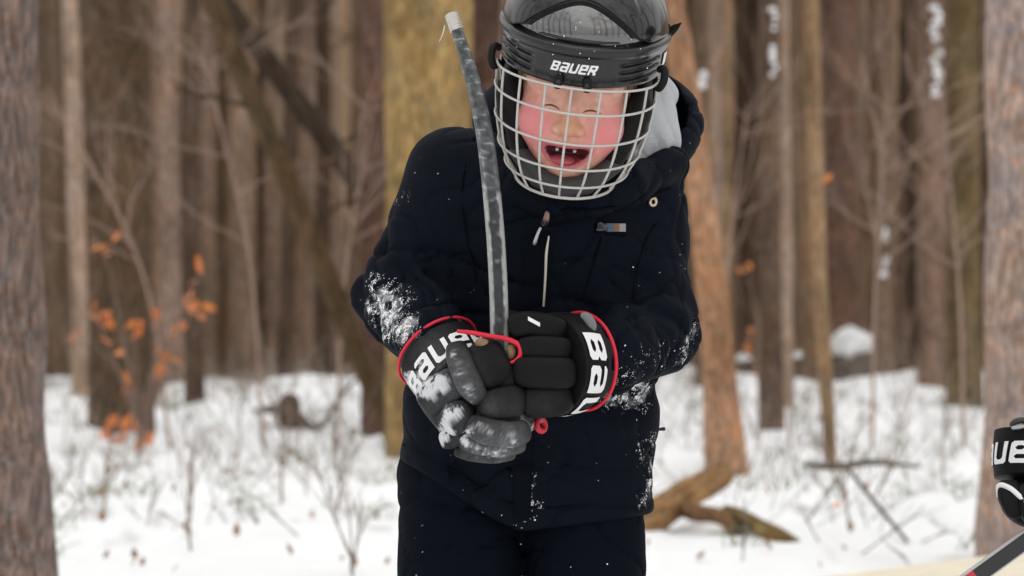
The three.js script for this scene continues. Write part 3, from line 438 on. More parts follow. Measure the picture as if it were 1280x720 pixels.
const clothMat = MP(0.0042, 0.0058, 0.0105, 0.7, { bumpMap: clothBump, bumpScale: 0.0006, specularIntensity: 0.14, specularColor: new THREE.Color().setRGB(0.75, 0.85, 1) });
clothBump.repeat.set(14, 14);
const jg = nets(jacketF, V(-0.225, 0.52, -5.2), V(0.27, 1.18, -4.68), 0.0044);
const clothSnow = clothMat.clone(); clothSnow.color.setRGB(1, 1, 1); clothSnow.vertexColors = true;
const jacket = part('jacket', jg.clone(), clothSnow, boy);
const trouF = (() => { const f = blend([[cap(B(575, 600, 0), kneeR, px(80), px(74)), 0], [cap(kneeR, V(ankR.x, 0.13, ankR.z), px(66), px(62)), 0.03], [cap(B(727, 605, 0), kneeL, px(79), px(72)), 0.012], [cap(kneeL, V(ankL.x, 0.13, ankL.z), px(66), px(62)), 0.03], [cap(B(590, 560, 0), B(715, 560, 0), px(74), px(74)), 0.04]]); return (x, y, z) => Math.max(f(x, y, z) + fold(x * 1.1, y * 1.3, z) * 0.9, 0.1 - y, y - 0.66); })();
const tg = nets(trouF, V(-0.22, 0.08, -5.2), V(0.24, 0.68, -4.75), 0.0075);
part('trousers', tg.clone(), MP(0.0036, 0.005, 0.0095, 0.8, { bumpMap: clothBump, bumpScale: 0.0006, specularIntensity: 0.12, specularColor: new THREE.Color().setRGB(0.75, 0.85, 1) }), boy);
for (const a of [ankR, ankL]) { const f = blend([[cap(V(a.x, 0.16, a.z), V(a.x, 0.06, a.z), 0.05, 0.05), 0], [cap(V(a.x, 0.045, a.z - 0.03), V(a.x, 0.04, a.z + 0.13), 0.045, 0.04), 0.03]]); part('boot', nets((x, y, z) => Math.max(f(x, y, z), -0.01 - y), V(a.x - 0.08, -0.03, a.z - 0.12), V(a.x + 0.08, 0.24, a.z + 0.2), 0.009), M(0.03, 0.03, 0.035, 0.6), boy); }
{ // grey hooded sweater standing out of the collar
  const c1 = chain([B(775, 215, 0.09), B(806, 175, 0.07), B(806, 120, 0.04), B(770, 95, -0.02), B(690, 95, -0.02), B(660, 150, 0.02), B(668, 215, 0.08)], [px(26), px(41), px(40), px(34), px(30), px(26), px(24)]);
  const f = (x, y, z) => smax(c1(x, y, z) + 0.004 * N3(x * 22, y * 9, z * 22) + 0.0025 * (1 - 2 * Math.abs(N3(x * 30 + y * 14, y * 12, z * 20))), -cap(hw(0, 0.02, 0.0), hw(0, -0.14, 0.0), 0.08, 0.055)(x, y, z), 0.01);
  part('sweater_hood', nets(f, V(-0.04, 0.96, -5.1), V(0.24, 1.19, -4.82), 0.004), M(0.46, 0.475, 0.50, 0.95, { bumpMap: clothBump, bumpScale: 0.0012 }), boy);
}
// trims laid on the cloth
const on = (x, y, o = 0) => { const h = hit(jacketF, x, y); return h.p.addScaledVector(h.n, o); };
function strip(left, right, rows, h, cols = 8) { const L = new THREE.CatmullRomCurve3(left.map(p => V(p[0], p[1], 0))), Rr = new THREE.CatmullRomCurve3(right.map(p => V(p[0], p[1], 0))); return grid(cols, rows, (u, v) => { const a = L.getPoint(v), b = Rr.getPoint(v), e = Math.min(u * 7, (1 - u) * 7, v * rows * 0.5, (1 - v) * rows * 0.5, 1); return on(lerp(a.x, b.x, u), lerp(a.y, b.y, u), -0.003 + (h + 0.003) * Math.sqrt(Math.max(0, e))); }); }
part('zip_flap', strip([[650, 290], [646, 400], [640, 520], [640, 654]], [[694, 285], [690, 400], [672, 520], [664, 656]], 60, 0.0035), clothMat, boy);
part('zip_teeth', tube([[686, 294], [683, 315], [681, 345], [680, 384]].map(([a, b]) => on(a, b, 0.0045)), [px(1.2), px(2), px(1.8), px(1.5)], { n: 6, seg: 20 }), M(0.62, 0.58, 0.5, 0.35, { metalness: 0.5 }), boy);
part('zip_slider', tube([on(686, 262, 0.006), on(684, 270, 0.008), on(682, 277, 0.006)], [px(3), px(4.5), px(2.5)], { n: 8, seg: 10, round: true }), M(0.25, 0.17, 0.15, 0.3, { metalness: 0.8 }), boy);
part('zip_pull', tube([on(680, 278, 0.007), on(673, 290, 0.008), on(668, 305, 0.006)], [px(1.6), px(2), px(2.6)], { n: 7, seg: 12, round: true }), M(0.55, 0.55, 0.55, 0.3, { metalness: 0.6 }), boy);
{ const h = hit(jacketF, 815, 252), g = new THREE.TorusGeometry(px(4.6), px(2.2), 10, 24); g.applyQuaternion(new THREE.Quaternion().setFromUnitVectors(V(0, 0, 1), h.n)); g.translate(h.p.x + h.n.x * 0.002, h.p.y + h.n.y * 0.002, h.p.z + h.n.z * 0.002); part('snap_button', g, M(0.62, 0.52, 0.40, 0.3, { metalness: 0.85 }), boy); }
part('chest_pocket_flap', strip([[742, 278], [742, 292]], [[786, 280], [784, 298]], 8, 0.003, 14), clothMat, boy);
{ const g = grid(16, 3, (u, v) => on(lerp(744, 780, u), lerp(278, 288, v) + u * 1, 0.0042)); paint(g, (x, y, z, i) => { const u = (i % 17) / 16, q = N3(u * 22, Math.floor(i / 17) * 2, 1); return u > 0.6 && u < 0.8 ? [0.2, 0.1, 0.05] : u > 0.4 && u <= 0.6 ? [0.06, 0.10, 0.17] : u >= 0.8 ? [0.3, 0.28, 0.28] : q > 0.25 ? [0.1, 0.1, 0.11] : [0.01, 0.01, 0.014]; }); part('pocket_label', g, VC(0.6, { side: THREE.DoubleSide }), boy); }
part('cord_end', tube([on(812, 540, 0), B(822, 537, 0.03), B(832, 536, 0.03)], [px(2), px(1.6), px(2.6)], { n: 7, seg: 10, round: true }), M(0.02, 0.02, 0.025, 0.5), boy);
part('collar_seam', tube([[700, 262], [742, 262], [790, 254], [838, 236]].map(([a, b]) => on(a, b, 0.001)), [px(1.4), px(1.6), px(1.6), px(1.4)], { n: 6, seg: 30 }), clothMat, boy);
for (const path of [[[592, 172], [580, 215], [578, 262], [588, 315], [596, 352]], [[838, 262], [812, 292], [798, 330], [792, 372]]]) part('armhole_seam', tube(path.map(([a, b]) => on(a, b, 0.0008)), [px(1.1), px(1.3), px(1.1)], { n: 6, seg: 44 }), clothMat, boy);
part('pocket_zip', tube([[752, 296], [742, 330], [728, 372]].map(([a, b]) => on(a, b, 0.0008)), [px(1.2), px(1.4), px(1.2)], { n: 6, seg: 24 }), clothMat, boy);
part('hem_seam', tube([[505, 556], [560, 584], [640, 630], [700, 634], [800, 612]].map(([a, b]) => on(a, b, 0.0005)), [px(1.2), px(1.3), px(1.3), px(1.3), px(1.2)], { n: 6, seg: 50 }), clothMat, boy);
{ // snow stuck to the cloth: sleeves, hem, flap edge
  const spots = [[492, 392, 20, 1.0], [482, 372, 14, 0.9], [500, 415, 14, 1.0], [470, 385, 14, 0.8], [510, 405, 12, 0.7], [464, 350, 10, 0.4], [480, 410, 12, 0.9], [800, 490, 14, 1.1], [780, 494, 12, 1.2], [820, 484, 13, 1.1], [838, 474, 11, 1.0], [760, 496, 10, 1.0], [860, 428, 8, 0.8], [866, 415, 7, 0.6], [852, 445, 9, 0.7], [800, 462, 20, 0.05], [830, 446, 16, 0.05], [775, 474, 12, 0.12], [498, 250, 12, 0.08], [492, 225, 12, 0.08], [470, 290, 12, 0.06], [815, 555, 8, 0.5], [814, 580, 8, 0.55], [811, 605, 9, 0.7], [806, 625, 9, 0.5], [800, 565, 12, 0.12], [665, 606, 3, 0.6], [663, 618, 3, 0.7], [662, 630, 3.5, 0.8], [661, 646, 5, 0.5], [676, 633, 5, 0.3], [668, 596, 2.5, 0.5], [650, 652, 5, 0.25], [500, 520, 8, 0.15]].map(([x, y, r, a]) => ({ p: hit(jacketF, x, y).p, r: px(r), a }));
  const dens = (x, y, z) => { let d = 0; for (const s of spots) { const q = Math.hypot(x - s.p.x, y - s.p.y, z - s.p.z) / s.r; if (q < 2) d += s.a * Math.exp(-q * q); } const n = 0.45 + 0.55 * N3(x * 75, y * 75, z * 75) + 0.4 * N3(x * 190, y * 190, z * 190); return d * Math.pow(clamp(n, 0, 1.3), 4); };
  const smear = (x, y, z) => { let d = 0; for (const s of spots) { const q = Math.hypot(x - s.p.x, y - s.p.y, z - s.p.z) / (s.r * 1.15); if (q < 2) d += s.a * Math.exp(-q * q); } return 0.4 * sstep(0.2, 1.1, d * (0.55 + 0.9 * N3(x * 48, y * 70, z * 48) + 0.7 * N3(x * 130, y * 130, z * 130))); };
  const jp = jacket.geometry, off = boy.position; paint(jp, (x, y, z) => { const w = smear(x + off.x, y + off.y, z + off.z); return [lerp(0.0042, 0.8, w), lerp(0.0058, 0.81, w), lerp(0.0105, 0.83, w)]; });
  const m = part('snow_crust', crumbs(jg, 9000, 0.00058, dens, 21), snowMat, boy); m.userData.kind = 'stuff';
  const m2 = part('snow_specks', mergeGeometries([crumbs(jg, 130, 0.0008, (x, y, z) => (z > -5 ? 1 : 0), 22), crumbs(tg, 40, 0.0009, (x, y, z) => (z > -5 ? 1 : 0), 23)]), snowMat, boy); m2.userData.kind = 'stuff';
}
console.log('boy done');

// ------------------------------------------------------------------ lettering helper: squared unicase capitals on a bent surface
const GLYPH = {
  B: ['#######.', '########', '##....##', '##....##', '#######.', '#######.', '##....##', '##....##', '########', '#######.'],
  A: ['.######.', '########', '......##', '......##', '.#######', '########', '##....##', '##....##', '########', '.#######'],
  U: ['##....##', '##....##', '##....##', '##....##', '##....##', '##....##', '##....##', '##....##', '########', '.######.'],
  E: ['.######.', '########', '##....##', '##....##', '########', '########', '##......', '##......', '########', '.#######'],
  R: ['#######.', '########', '##....##', '##....##', '########', '#######.', '##.####.', '##...##.', '##...###', '##....##'],
};
function lettering(word, map, gap = 2, slant = 0.25) {  // map(u, v): u in letter heights along the line, v 0..1 up
  const pos = [], idx = []; let x0 = 0;
  for (const ch of word) { GLYPH[ch].forEach((row, r) => { for (let c = 0; c < 8; c++) if (row[c] === '#') { const k = pos.length / 3; for (const [i, j] of [[0, 0], [1, 0], [1, 1], [0, 1]]) { const v = 1 - (r + 1 - j) / 10, u = (x0 + c + i) / 10 * 1.15 + slant * v, p = map(u, v); pos.push(p.x, p.y, p.z); } idx.push(k, k + 1, k + 2, k, k + 2, k + 3); } }); GLYPH[ch].forEach((row, r) => { for (let c = 0; c < 8; c++) if (row[c] !== '#') { let done = false; for (const hx of [-1, 1]) for (const vy of [-1, 1]) { if (done || row[c + hx] !== '#' || GLYPH[ch][r + vy]?.[c] !== '#') continue; done = true; const k = pos.length / 3, ci = hx < 0 ? 0 : 1, cj = vy < 0 ? 1 : 0; for (const [i, j] of [[ci, cj], [1 - ci, cj], [ci, 1 - cj]]) { const v = 1 - (r + 1 - j) / 10, p = map((x0 + c + i) / 10 * 1.15 + slant * v, v); pos.push(p.x, p.y, p.z); } idx.push(...(ci === cj ? [k, k + 2, k + 1] : [k, k + 1, k + 2])); } } }); x0 += 8 + gap; }
  return geom(pos, idx);
}
const whiteInk = M(0.82, 0.82, 0.83, 0.55, { side: THREE.DoubleSide });

// ------------------------------------------------------------------ helmet with cage
const helmet = thing('hockey_helmet', 'glossy black helmet with white wire face cage on the child\'s head', 'helmet', HO);
const hp = (name, g, mat, parent = helmet) => { g.applyMatrix4(toHead); return part(name, g, mat, parent); };
const prof = [[0.030, 0.1085, 0.1365], [0.033, 0.1110, 0.1390], [0.050, 0.1130, 0.1410], [0.064, 0.1140, 0.1425], [0.068, 0.1150, 0.1440], [0.072, 0.1180, 0.1475], [0.077, 0.1188, 0.1484], [0.081, 0.1172, 0.1466], [0.0835, 0.1120, 0.1400], [0.0842, 0.1075, 0.1350], [0.09, 0.1055, 0.1325], [0.105, 0.1000, 0.1250], [0.12, 0.0925, 0.1150], [0.135, 0.0800, 0.0990], [0.146, 0.0650, 0.0800], [0.154, 0.0470, 0.0580], [0.159, 0.0270, 0.0330], [0.161, 0.0001, 0.0001]];
function ab(y) { if (y <= prof[0][0]) return [prof[0][1], prof[0][2]]; for (let i = 0; i < prof.length - 1; i++) { const [y0, a0, b0] = prof[i], [y1, a1, b1] = prof[i + 1]; if (y <= y1) { const t = (y - y0) / (y1 - y0); return [lerp(a0, a1, t), lerp(b0, b1, t)]; } } return [0.0001, 0.0001]; }
const crownAB = y => { const t = clamp((y - 0.0842) / (0.161 - 0.0842), 0, 1), s = Math.pow(1 - Math.pow(t, 2.1), 0.55); return [0.1075 * s, 0.135 * s]; };
function shell(th, y, off = 0) { const [a, b] = y > 0.0842 ? crownAB(y) : ab(y), up = sstep(0.084, 0.161, y), o = off * (1 - up * 0.7); return V((a * 0.925 + o) * Math.sin(th), y + off * up - 0.006, (b * 0.97 + o) * Math.cos(th) - 0.006); }
const rimDrop = th => 0.075 * sstep(1.35, 2.0, Math.abs(th));
const bandMat = MP(0.010, 0.0105, 0.012, 0.3, { clearcoat: 0.3, clearcoatRoughness: 0.15, specularIntensity: 0.7 }), glossMat = MP(0.008, 0.0085, 0.0095, 0.14, { clearcoat: 0.4, clearcoatRoughness: 0.06, ior: 1.36 }), panelMat = MP(0.016, 0.017, 0.019, 0.12, { clearcoat: 1, clearcoatRoughness: 0.08, ior: 2.1 });
const rubber = MP(0.009, 0.009, 0.010, 0.6, { specularIntensity: 0.35 });
{
  const ys = []; for (let i = 0; i <= 70; i++) ys.push(lerp(0.030, 0.0842, i / 70));
  hp('brow_shell', grid(220, 70, (u, v) => {
    const th = (u - 0.5) * Math.PI * 2, y = ys[Math.round(v * 70)], ah = Math.abs(th); let off = 0;
    const win = sstep(0.52, 0.62, ah) * sstep(1.28, 1.15, ah); for (const yc of [0.041, 0.0505, 0.060]) off -= 0.0042 * win * sstep(0.0032, 0.0012, Math.abs(y - yc - 0.004 * (ah - 0.8)));
    off -= 0.0012 * sstep(0.008, 0.003, Math.abs(th)) * sstep(0.07, 0.064, y);
    off += 0.0012 * sstep(0.35, 0.3, ah) * sstep(0.068, 0.062, y);
    const p = shell(th, y, off); p.y -= rimDrop(th) * (1 - v); return p;
  }, true), bandMat);
  hp('vent_panel', grid(110, 30, (u, v) => shell((u - 0.5) * 2.5, lerp(0.0835, 0.138, v), -0.0005)), panelMat);
  const edge = th => 0.0838 + 0.007 * sstep(1.0, 0.76, Math.abs(th)) + 0.039 * Math.pow(Math.max(0, Math.cos(clamp(Math.abs(th) / 0.76, 0, 1) * Math.PI / 2)), 0.85);
  hp('crown_shell', grid(220, 46, (u, v) => {
    const th = (u - 0.5) * Math.PI * 2, e = edge(th); if (v < 0.07) return shell(th, e, lerp(-0.001, 0.0035, v / 0.07)); if (v < 0.14) return shell(th, e + 0.0012 * (v - 0.07) / 0.07, lerp(0.0035, 0.0068, (v - 0.07) / 0.07));
    const t = (v - 0.14) / 0.86, y = lerp(e + 0.0012, 0.1609, t), rid = 0.0022 * sstep(0.34, 0.28, Math.abs(Math.abs(th) - 0.5)) * sstep(0.3, 0.5, t) * sstep(1, 0.8, t); return shell(th, y, 0.007 + rid);
  }, true), glossMat);
  hp('crown_edge', tube(Array.from({ length: 60 }, (_, i) => { const th = (i / 59 - 0.5) * 1.9; return shell(th, edge(th) + 0.001, 0.0068); }), [0.001, 0.0014, 0.001], { n: 6, seg: 120 }), rubber);
  hp('vent_lip', tube(Array.from({ length: 30 }, (_, i) => { const th = (i / 29 - 0.5) * 1.05; return shell(th, 0.0875, 0.0015); }), [0.001, 0.0026, 0.001], { n: 8, seg: 60 }), bandMat);
  const liner = grid(80, 20, (u, v) => { const th = (u - 0.5) * Math.PI * 2, p = shell(th, lerp(0.0305, 0.0835, v), 0); p.x *= lerp(0.985, 0.80, sstep(0, 0.25, v)); p.z = (p.z + 0.008) * lerp(0.985, 0.78, sstep(0, 0.25, v)) - 0.008; p.y -= rimDrop(th) * (1 - v); return p; }, true);
  hp('liner', liner, M(0.015, 0.015, 0.016, 0.9, { side: THREE.DoubleSide }));
  hp('brand_lettering', lettering('BAUER', (u, v) => { const L = 4.6 * 1.15 + 0.4, h = 0.0128; const th = (u - L / 2) * h / 0.1395 * 1.12; return shell(th, 0.0475 + v * h, 0.0019); }, 1.3, 0.35), whiteInk);
  for (const s of [-1, 1]) { // clips, side hooks, ear pads
    const k = shell(s * 0.165, 0.034, 0.004); hp('cage_clip', mergeGeometries([tube([shell(s * 0.165, 0.042, 0), shell(s * 0.165, 0.039, 0.005), shell(s * 0.165, 0.032, 0.009), shell(s * 0.165, 0.027, 0.006)], [0.004, 0.0056, 0.0056, 0.0035], { n: 10, seg: 18, round: true, box: 0.7 })]), rubber);
    hp('clip_screw', (() => { const g = new THREE.SphereGeometry(0.0036, 14, 10); g.translate(k.x, k.y + 0.002, k.z + 0.0085); return g; })(), M(0.03, 0.03, 0.03, 0.25, { metalness: 0.6 }));
    hp('side_hook', tube([V(s * 0.099, 0.04, 0.052), V(s * 0.107, 0.044, 0.058), V(s * 0.109, 0.031, 0.066), V(s * 0.104, 0.019, 0.062), V(s * 0.098, 0.026, 0.054)], [0.0045, 0.005, 0.005, 0.0045, 0.004], { n: 9, seg: 30, round: true }), rubber);
    const ear = ell(V(s * 0.083, -0.02, 0.012), 0.014, 0.05, 0.045), stra = cap(V(s * 0.082, -0.02, 0.045), V(s * 0.058, -0.09, 0.06), 0.013, 0.012);
    hp('ear_pad', nets((x, y, z) => smin(ear(x, y, z), stra(x, y, z), 0.02), V(s > 0 ? 0.03 : -0.12, -0.12, -0.05), V(s > 0 ? 0.12 : -0.03, 0.045, 0.09), 0.005), rubber);
  }
  const cup = chain([V(-0.06, -0.088, 0.06), V(-0.03, -0.111, 0.086), V(0, -0.117, 0.094), V(0.03, -0.111, 0.086), V(0.06, -0.088, 0.06)], [0.012, 0.0125, 0.013, 0.0125, 0.012]);
  hp('chin_cup', nets(cup, V(-0.08, -0.14, 0.03), V(0.08, -0.06, 0.12), 0.004), M(0.03, 0.031, 0.034, 0.55));
  hp('strap_tab', tube([V(0.103, 0.066, -0.03), V(0.111, 0.076, -0.03), V(0.119, 0.085, -0.028)], [0.006, 0.005, 0.001], { n: 8, seg: 12, flat: 0.4, up: V(0, 0, 1) }), rubber);
  hp('side_decal', grid(10, 6, (u, v) => shell(lerp(1.35, 1.62, u), lerp(0.046, 0.062, v) - 0.004 * u, 0.0015)), whiteInk);
  const R = rng(77), fl = []; for (let i = 0; i < 26; i++) { const th = (R() - 0.5) * 2.2, y = 0.04 + 0.1 * R(), p = shell(th, y, y > 0.09 ? 0.0012 : 0.0022), g = new THREE.IcosahedronGeometry(0.0005 + 0.0006 * R(), 0); g.translate(p.x, p.y, p.z); fl.push(g); } const sm = hp('snow_specks', mergeGeometries(fl), snowMat); sm.userData.kind = 'stuff';
  // cage: every wire its own part
  const cage = hp('face_cage', new THREE.TorusGeometry(0.0001, 0.00005, 3, 4), rubber); cage.geometry.dispose();
  const wire = MP(0.52, 0.51, 0.48, 0.35, { metalness: 0.25, clearcoat: 0.3 });
  const rows = [[0.025, 0.1015, 0.143, 0.05], [-0.005, 0.1005, 0.150, 0.035], [-0.043, 0.0965, 0.153, 0.03], [-0.077, 0.0885, 0.148, 0.03], [-0.102, 0.077, 0.139, 0.032], [-0.120, 0.063, 0.127, 0.035]];
  const spl = k => { const i = clamp(Math.floor(k), 0, 4), t = k - i, q = n => rows[clamp(n, 0, 5)], o = []; for (let c = 0; c < 4; c++) { const p0 = q(i - 1)[c], p1 = q(i)[c], p2 = q(i + 1)[c], p3 = q(i + 2)[c]; o.push(0.5 * (2 * p1 + (p2 - p0) * t + (2 * p0 - 5 * p1 + 4 * p2 - p3) * t * t + (3 * p1 - p0 - 3 * p2 + p3) * t * t * t)); } return o; };
  const at = (k, ph, o = 0) => { const [y, w, zf, z0] = spl(k); return V((w + o) * Math.sin(ph), y, z0 + (zf - z0 + o) * Math.cos(ph)); };
  const rad = 0.00165, arc = (k, a, b, o = 0, n = 33) => Array.from({ length: n }, (_, i) => at(k, lerp(a, b, i / (n - 1)), o));
  const H = Math.PI / 2;
  cage.geometry = tube(arc(5, -H, H), [rad * 1.25, rad * 1.25], { n: 8, seg: 60 }).applyMatrix4(toHead).translate(-HO.x, -HO.y, -HO.z); cage.material = wire;
  const cw = (name, g) => { g.applyMatrix4(toHead); g.translate(-HO.x, -HO.y, -HO.z); const m = new THREE.Mesh(g, wire); m.name = name; m.castShadow = m.receiveShadow = true; cage.add(m); };
  for (let k = 0; k < 5; k++) cw('cross_wire', tube(arc(k, -H, H, k === 0 ? 0.0 : 0.0016), [rad, rad], { n: 8, seg: 60 }));
  for (const a of [-64, -41, -19, 0, 21, 42, 64]) { const ph = a * Math.PI / 180, end = Math.abs(a) > 50 ? 4.6 : 5; cw('upright_wire', tube(Array.from({ length: 26 }, (_, i) => at(i / 25 * end, ph, -0.0012)), [rad, rad], { n: 8, seg: 50 })); }
  for (const s of [-1, 1]) cw('side_wire', tube([...Array.from({ length: 20 }, (_, i) => at(i / 19 * 5, s * H * 0.985))], [rad * 1.25, rad * 1.25], { n: 8, seg: 40 }));
}

// ------------------------------------------------------------------ stick
const stickPts = [[564, 17, .2], [572, 40, .21], [585, 80, .225], [597, 124, .24], [606, 170, .255], [613, 225, .265], [619, 290, .272], [623, 360, .277], [626, 440, .275], [634, 482, .27], [652, 510, .262], [671, 531, .255]].map(([a, b, f]) => B(a, b, f));
const stick = thing('hockey_stick', 'worn grey and black stick with white taped tip held upright by the child', 'stick', B(671, 531, 0.255));
{
  const c = new THREE.CatmullRomCurve3(stickPts, false, 'centripetal'), seg = (a, b, n = 24) => Array.from({ length: n }, (_, i) => c.getPoint(lerp(a, b, i / (n - 1))));
  const R = rng(15), up = V(0, 0, 1);
  const g = tube(seg(0, 1, 60), [0.0062, 0.0078, 0.0096, 0.0108, 0.0113, 0.0116, 0.0116, 0.0114, 0.0112, 0.0108], { n: 32, seg: 420, up, box: 0.55, flat: 0.8 });
  paint(g, (x, y, z, i) => {
    const row = Math.floor(i / 33), a = (i % 33) / 32 * Math.PI * 2, side = Math.abs(Math.sin(a)), t = row / 420, n = N3(x * 60, y * 60, z * 60), n2 = N3(x * 320, y * 90, z * 320);
    const edge = sstep(0.30, 0.42, side + 0.08 * n); let c = [lerp(0.018, 0.33, edge), lerp(0.02, 0.335, edge), lerp(0.023, 0.335, edge)];
    const wrap = t * 34 + a / 6.283 + 0.08 * n, fr = wrap - Math.floor(wrap), tape = sstep(0.50, 0.46, t + 0.02 * n), q = clamp(0.06 + 0.045 * n + 0.22 * sstep(0.2, 0.04, fr) * sstep(-0.1, 0.5, n) + 0.05 * sstep(0.3, 0.9, n2) + 0.05 * edge, 0.02, 0.4);
    c = c.map((v, k) => lerp(v, q * [0.96, 1.02, 1.08][k], tape));
    const hatch = sstep(0.71, 0.73, t) * sstep(0.84, 0.82, t) * sstep(0.2, 0.6, Math.sin(t * 620 + a)) * 0.12, worn = 0.12 * sstep(0.5, 0.8, n2 * 0.7 + n * 0.5); return c.map(v => clamp(v + worn + hatch + 0.015 * n2, 0.01, 1));
  });
  part('shaft', g, VC(0.45), stick);
  const tp = []; for (let i = 0; i < 9; i++) { const a = lerp(0.0, 0.085, i / 9); tp.push(tube(seg(Math.max(0, a - 0.004), a + 0.014, 5), [0.0072 + 0.0005 * R(), 0.0088 + 0.0008 * R(), 0.0084], { n: 16, seg: 8, up, flat: 0.9, round: true })); }
  const tg2 = mergeGeometries(tp), white = M(0.68, 0.65, 0.60, 0.9); white.userData = {};
  const tm = part('white_tape', tg2, white, stick); tm.userData.kind = 'stuff';
  part('frayed_thread', tube([B(556, 32, 0.21), B(553, 44, 0.212), B(549, 52, 0.21)], [0.0009, 0.0007, 0.0004], { n: 5, seg: 8 }), white, stick);
  part('butt_cap', tube([B(664, 529, 0.262), B(669, 531, 0.262)], [px(6.5), px(6.5)], { n: 16, seg: 6, round: true }), M(0.62, 0.52, 0.40, 0.6), stick);
  const rg = new THREE.TorusGeometry(px(7.5), px(3.6), 12, 28); rg.rotateY(0.9); rg.rotateZ(0.2); const rc = B(676, 531, 0.262); rg.translate(rc.x, rc.y, rc.z); part('butt_ring', rg, M(0.62, 0.02, 0.045, 0.45), stick);
}

// ------------------------------------------------------------------ gloves
const lm = new THREE.MeshPhysicalMaterial({ vertexColors: true, roughness: 0.6, specularIntensity: 0.32 });
// black leather with dry snow packed into its grain: white clots where 'clots' lie, a thin rubbed dust where 'dust' lies
function leather(g, [clots, dust], seed = 0, base = 0.0055) {
  return paint(g, (x, y, z) => { const k = -z / FPX, X = x / k + 640, Y = 360 - (y - EYE) / k, sum = L => { let f = 0; for (const [sx, sy, r, a] of L) { const q = Math.hypot(X - sx, Y - sy) / r; f += a * Math.exp(-q * q); } return f; };
    const n = N3(x * 60 + seed, y * 60, z * 60) * 0.5 + N3(x * 170, y * 170 + seed, z * 170) * 0.4 + N3(x * 420, y * 420, z * 420) * 0.3, n2 = N3(x * 330, y * 330, z * 330 + seed);
    const w = clamp(0.95 * sstep(0.3, 0.72, sum(clots) * (0.8 + 0.9 * n)) + 0.2 * clamp(sum(dust) * (0.7 + 0.18 * n2 + 0.3 * n), 0, 1), 0, 1), b = base * (1 + 0.25 * n); return [lerp(b, 0.64, w), lerp(b * 1.06, 0.655, w), lerp(b * 1.25, 0.68, w)]; });
}
const frostR = [[[548, 480, 13, 1.1], [538, 492, 9, 0.9], [563, 517, 11, 1.0], [556, 540, 12, 1.2], [552, 552, 8, 0.9], [580, 552, 6, 0.8], [574, 512, 8, 0.7], [520, 476, 9, 0.9], [526, 455, 8, 0.6], [516, 490, 12, 1.1], [528, 482, 10, 0.9], [512, 472, 9, 0.8], [583, 541, 6, 0.6], ...[[592, 531], [606, 537], [622, 541], [640, 545], [588, 557], [606, 561], [626, 563], [645, 559], [600, 571], [620, 573], [566, 440], [569, 455], [575, 470], [583, 485], [592, 498]].map(([a, b]) => [a, b, 11, 0.33])], [[572, 460, 22, 0.7], [585, 490, 20, 0.6], [600, 560, 30, 0.9], [640, 565, 26, 0.8], [640, 540, 22, 0.5], [555, 500, 30, 0.5], [540, 440, 24, 0.4]]];
const frostL = [[], [[612, 508, 14, 0.4], [640, 512, 20, 0.18], [680, 505, 18, 0.12]]], noFrost = [[], []];
const roll = (pts, rs, flat, frost, seed) => leather(tube(pts.map(([a, b, f]) => B(a, b, f)), rs.map(px), { n: 44, seg: 76, flat, up: V(0, 0, 1), round: true, box: 0.6 }), frost, seed);
function cuff(glove, C, axis, rads, wid, frost, texts, opts = {}) { // flared tube round the wrist; axis points to the elbow
  const ax = axis.clone().normalize(), toCam = V(0, 0, 1), e1 = toCam.clone().addScaledVector(ax, -toCam.dot(ax)).normalize(), e2 = ax.clone().cross(e1);
  const pt = (th, s, off = 0) => { const bulge = Math.sin(clamp(s, 0, 1) * Math.PI) * px(2.5), r = lerp(px(rads[0]), px(rads[1]), s) + bulge + off; return C.clone().addScaledVector(ax, s * px(wid)).addScaledVector(e1, Math.cos(th) * r * (opts.sq ?? 1)).addScaledVector(e2, Math.sin(th) * r); };
  const g = grid(96, 26, (u, v) => { const th = u * Math.PI * 2; if (v < 0.8) return pt(th, v / 0.8, v < 0.06 ? -px(rads[0]) * 0.96 * (1 - v / 0.06) : 0); const q = (v - 0.8) / 0.2; return pt(th, 1 - q * 0.8, -px(7) * Math.min(1, q * 3)); }, true);
  const cm = part('cuff', leather(g, frost, 3), lm, glove); cm.material = new THREE.MeshPhysicalMaterial({ vertexColors: true, roughness: 0.6, specularIntensity: 0.32, side: THREE.DoubleSide });
  return { cm, pt };
}
const gloveR = thing('hockey_glove', 'snow caked black glove with red trim, thumb and cuff nearest the left sleeve', 'glove', B(585, 500, 0.26), 'gloves gripping the upright stick');
const gloveL = thing('hockey_glove', 'clean black glove with vertical white lettering, wrapped over the other glove', 'glove', B(670, 460, 0.26), 'gloves gripping the upright stick');
const red = M(0.66, 0.012, 0.04, 0.5), tanPalm = M(0.34, 0.22, 0.12, 0.8);
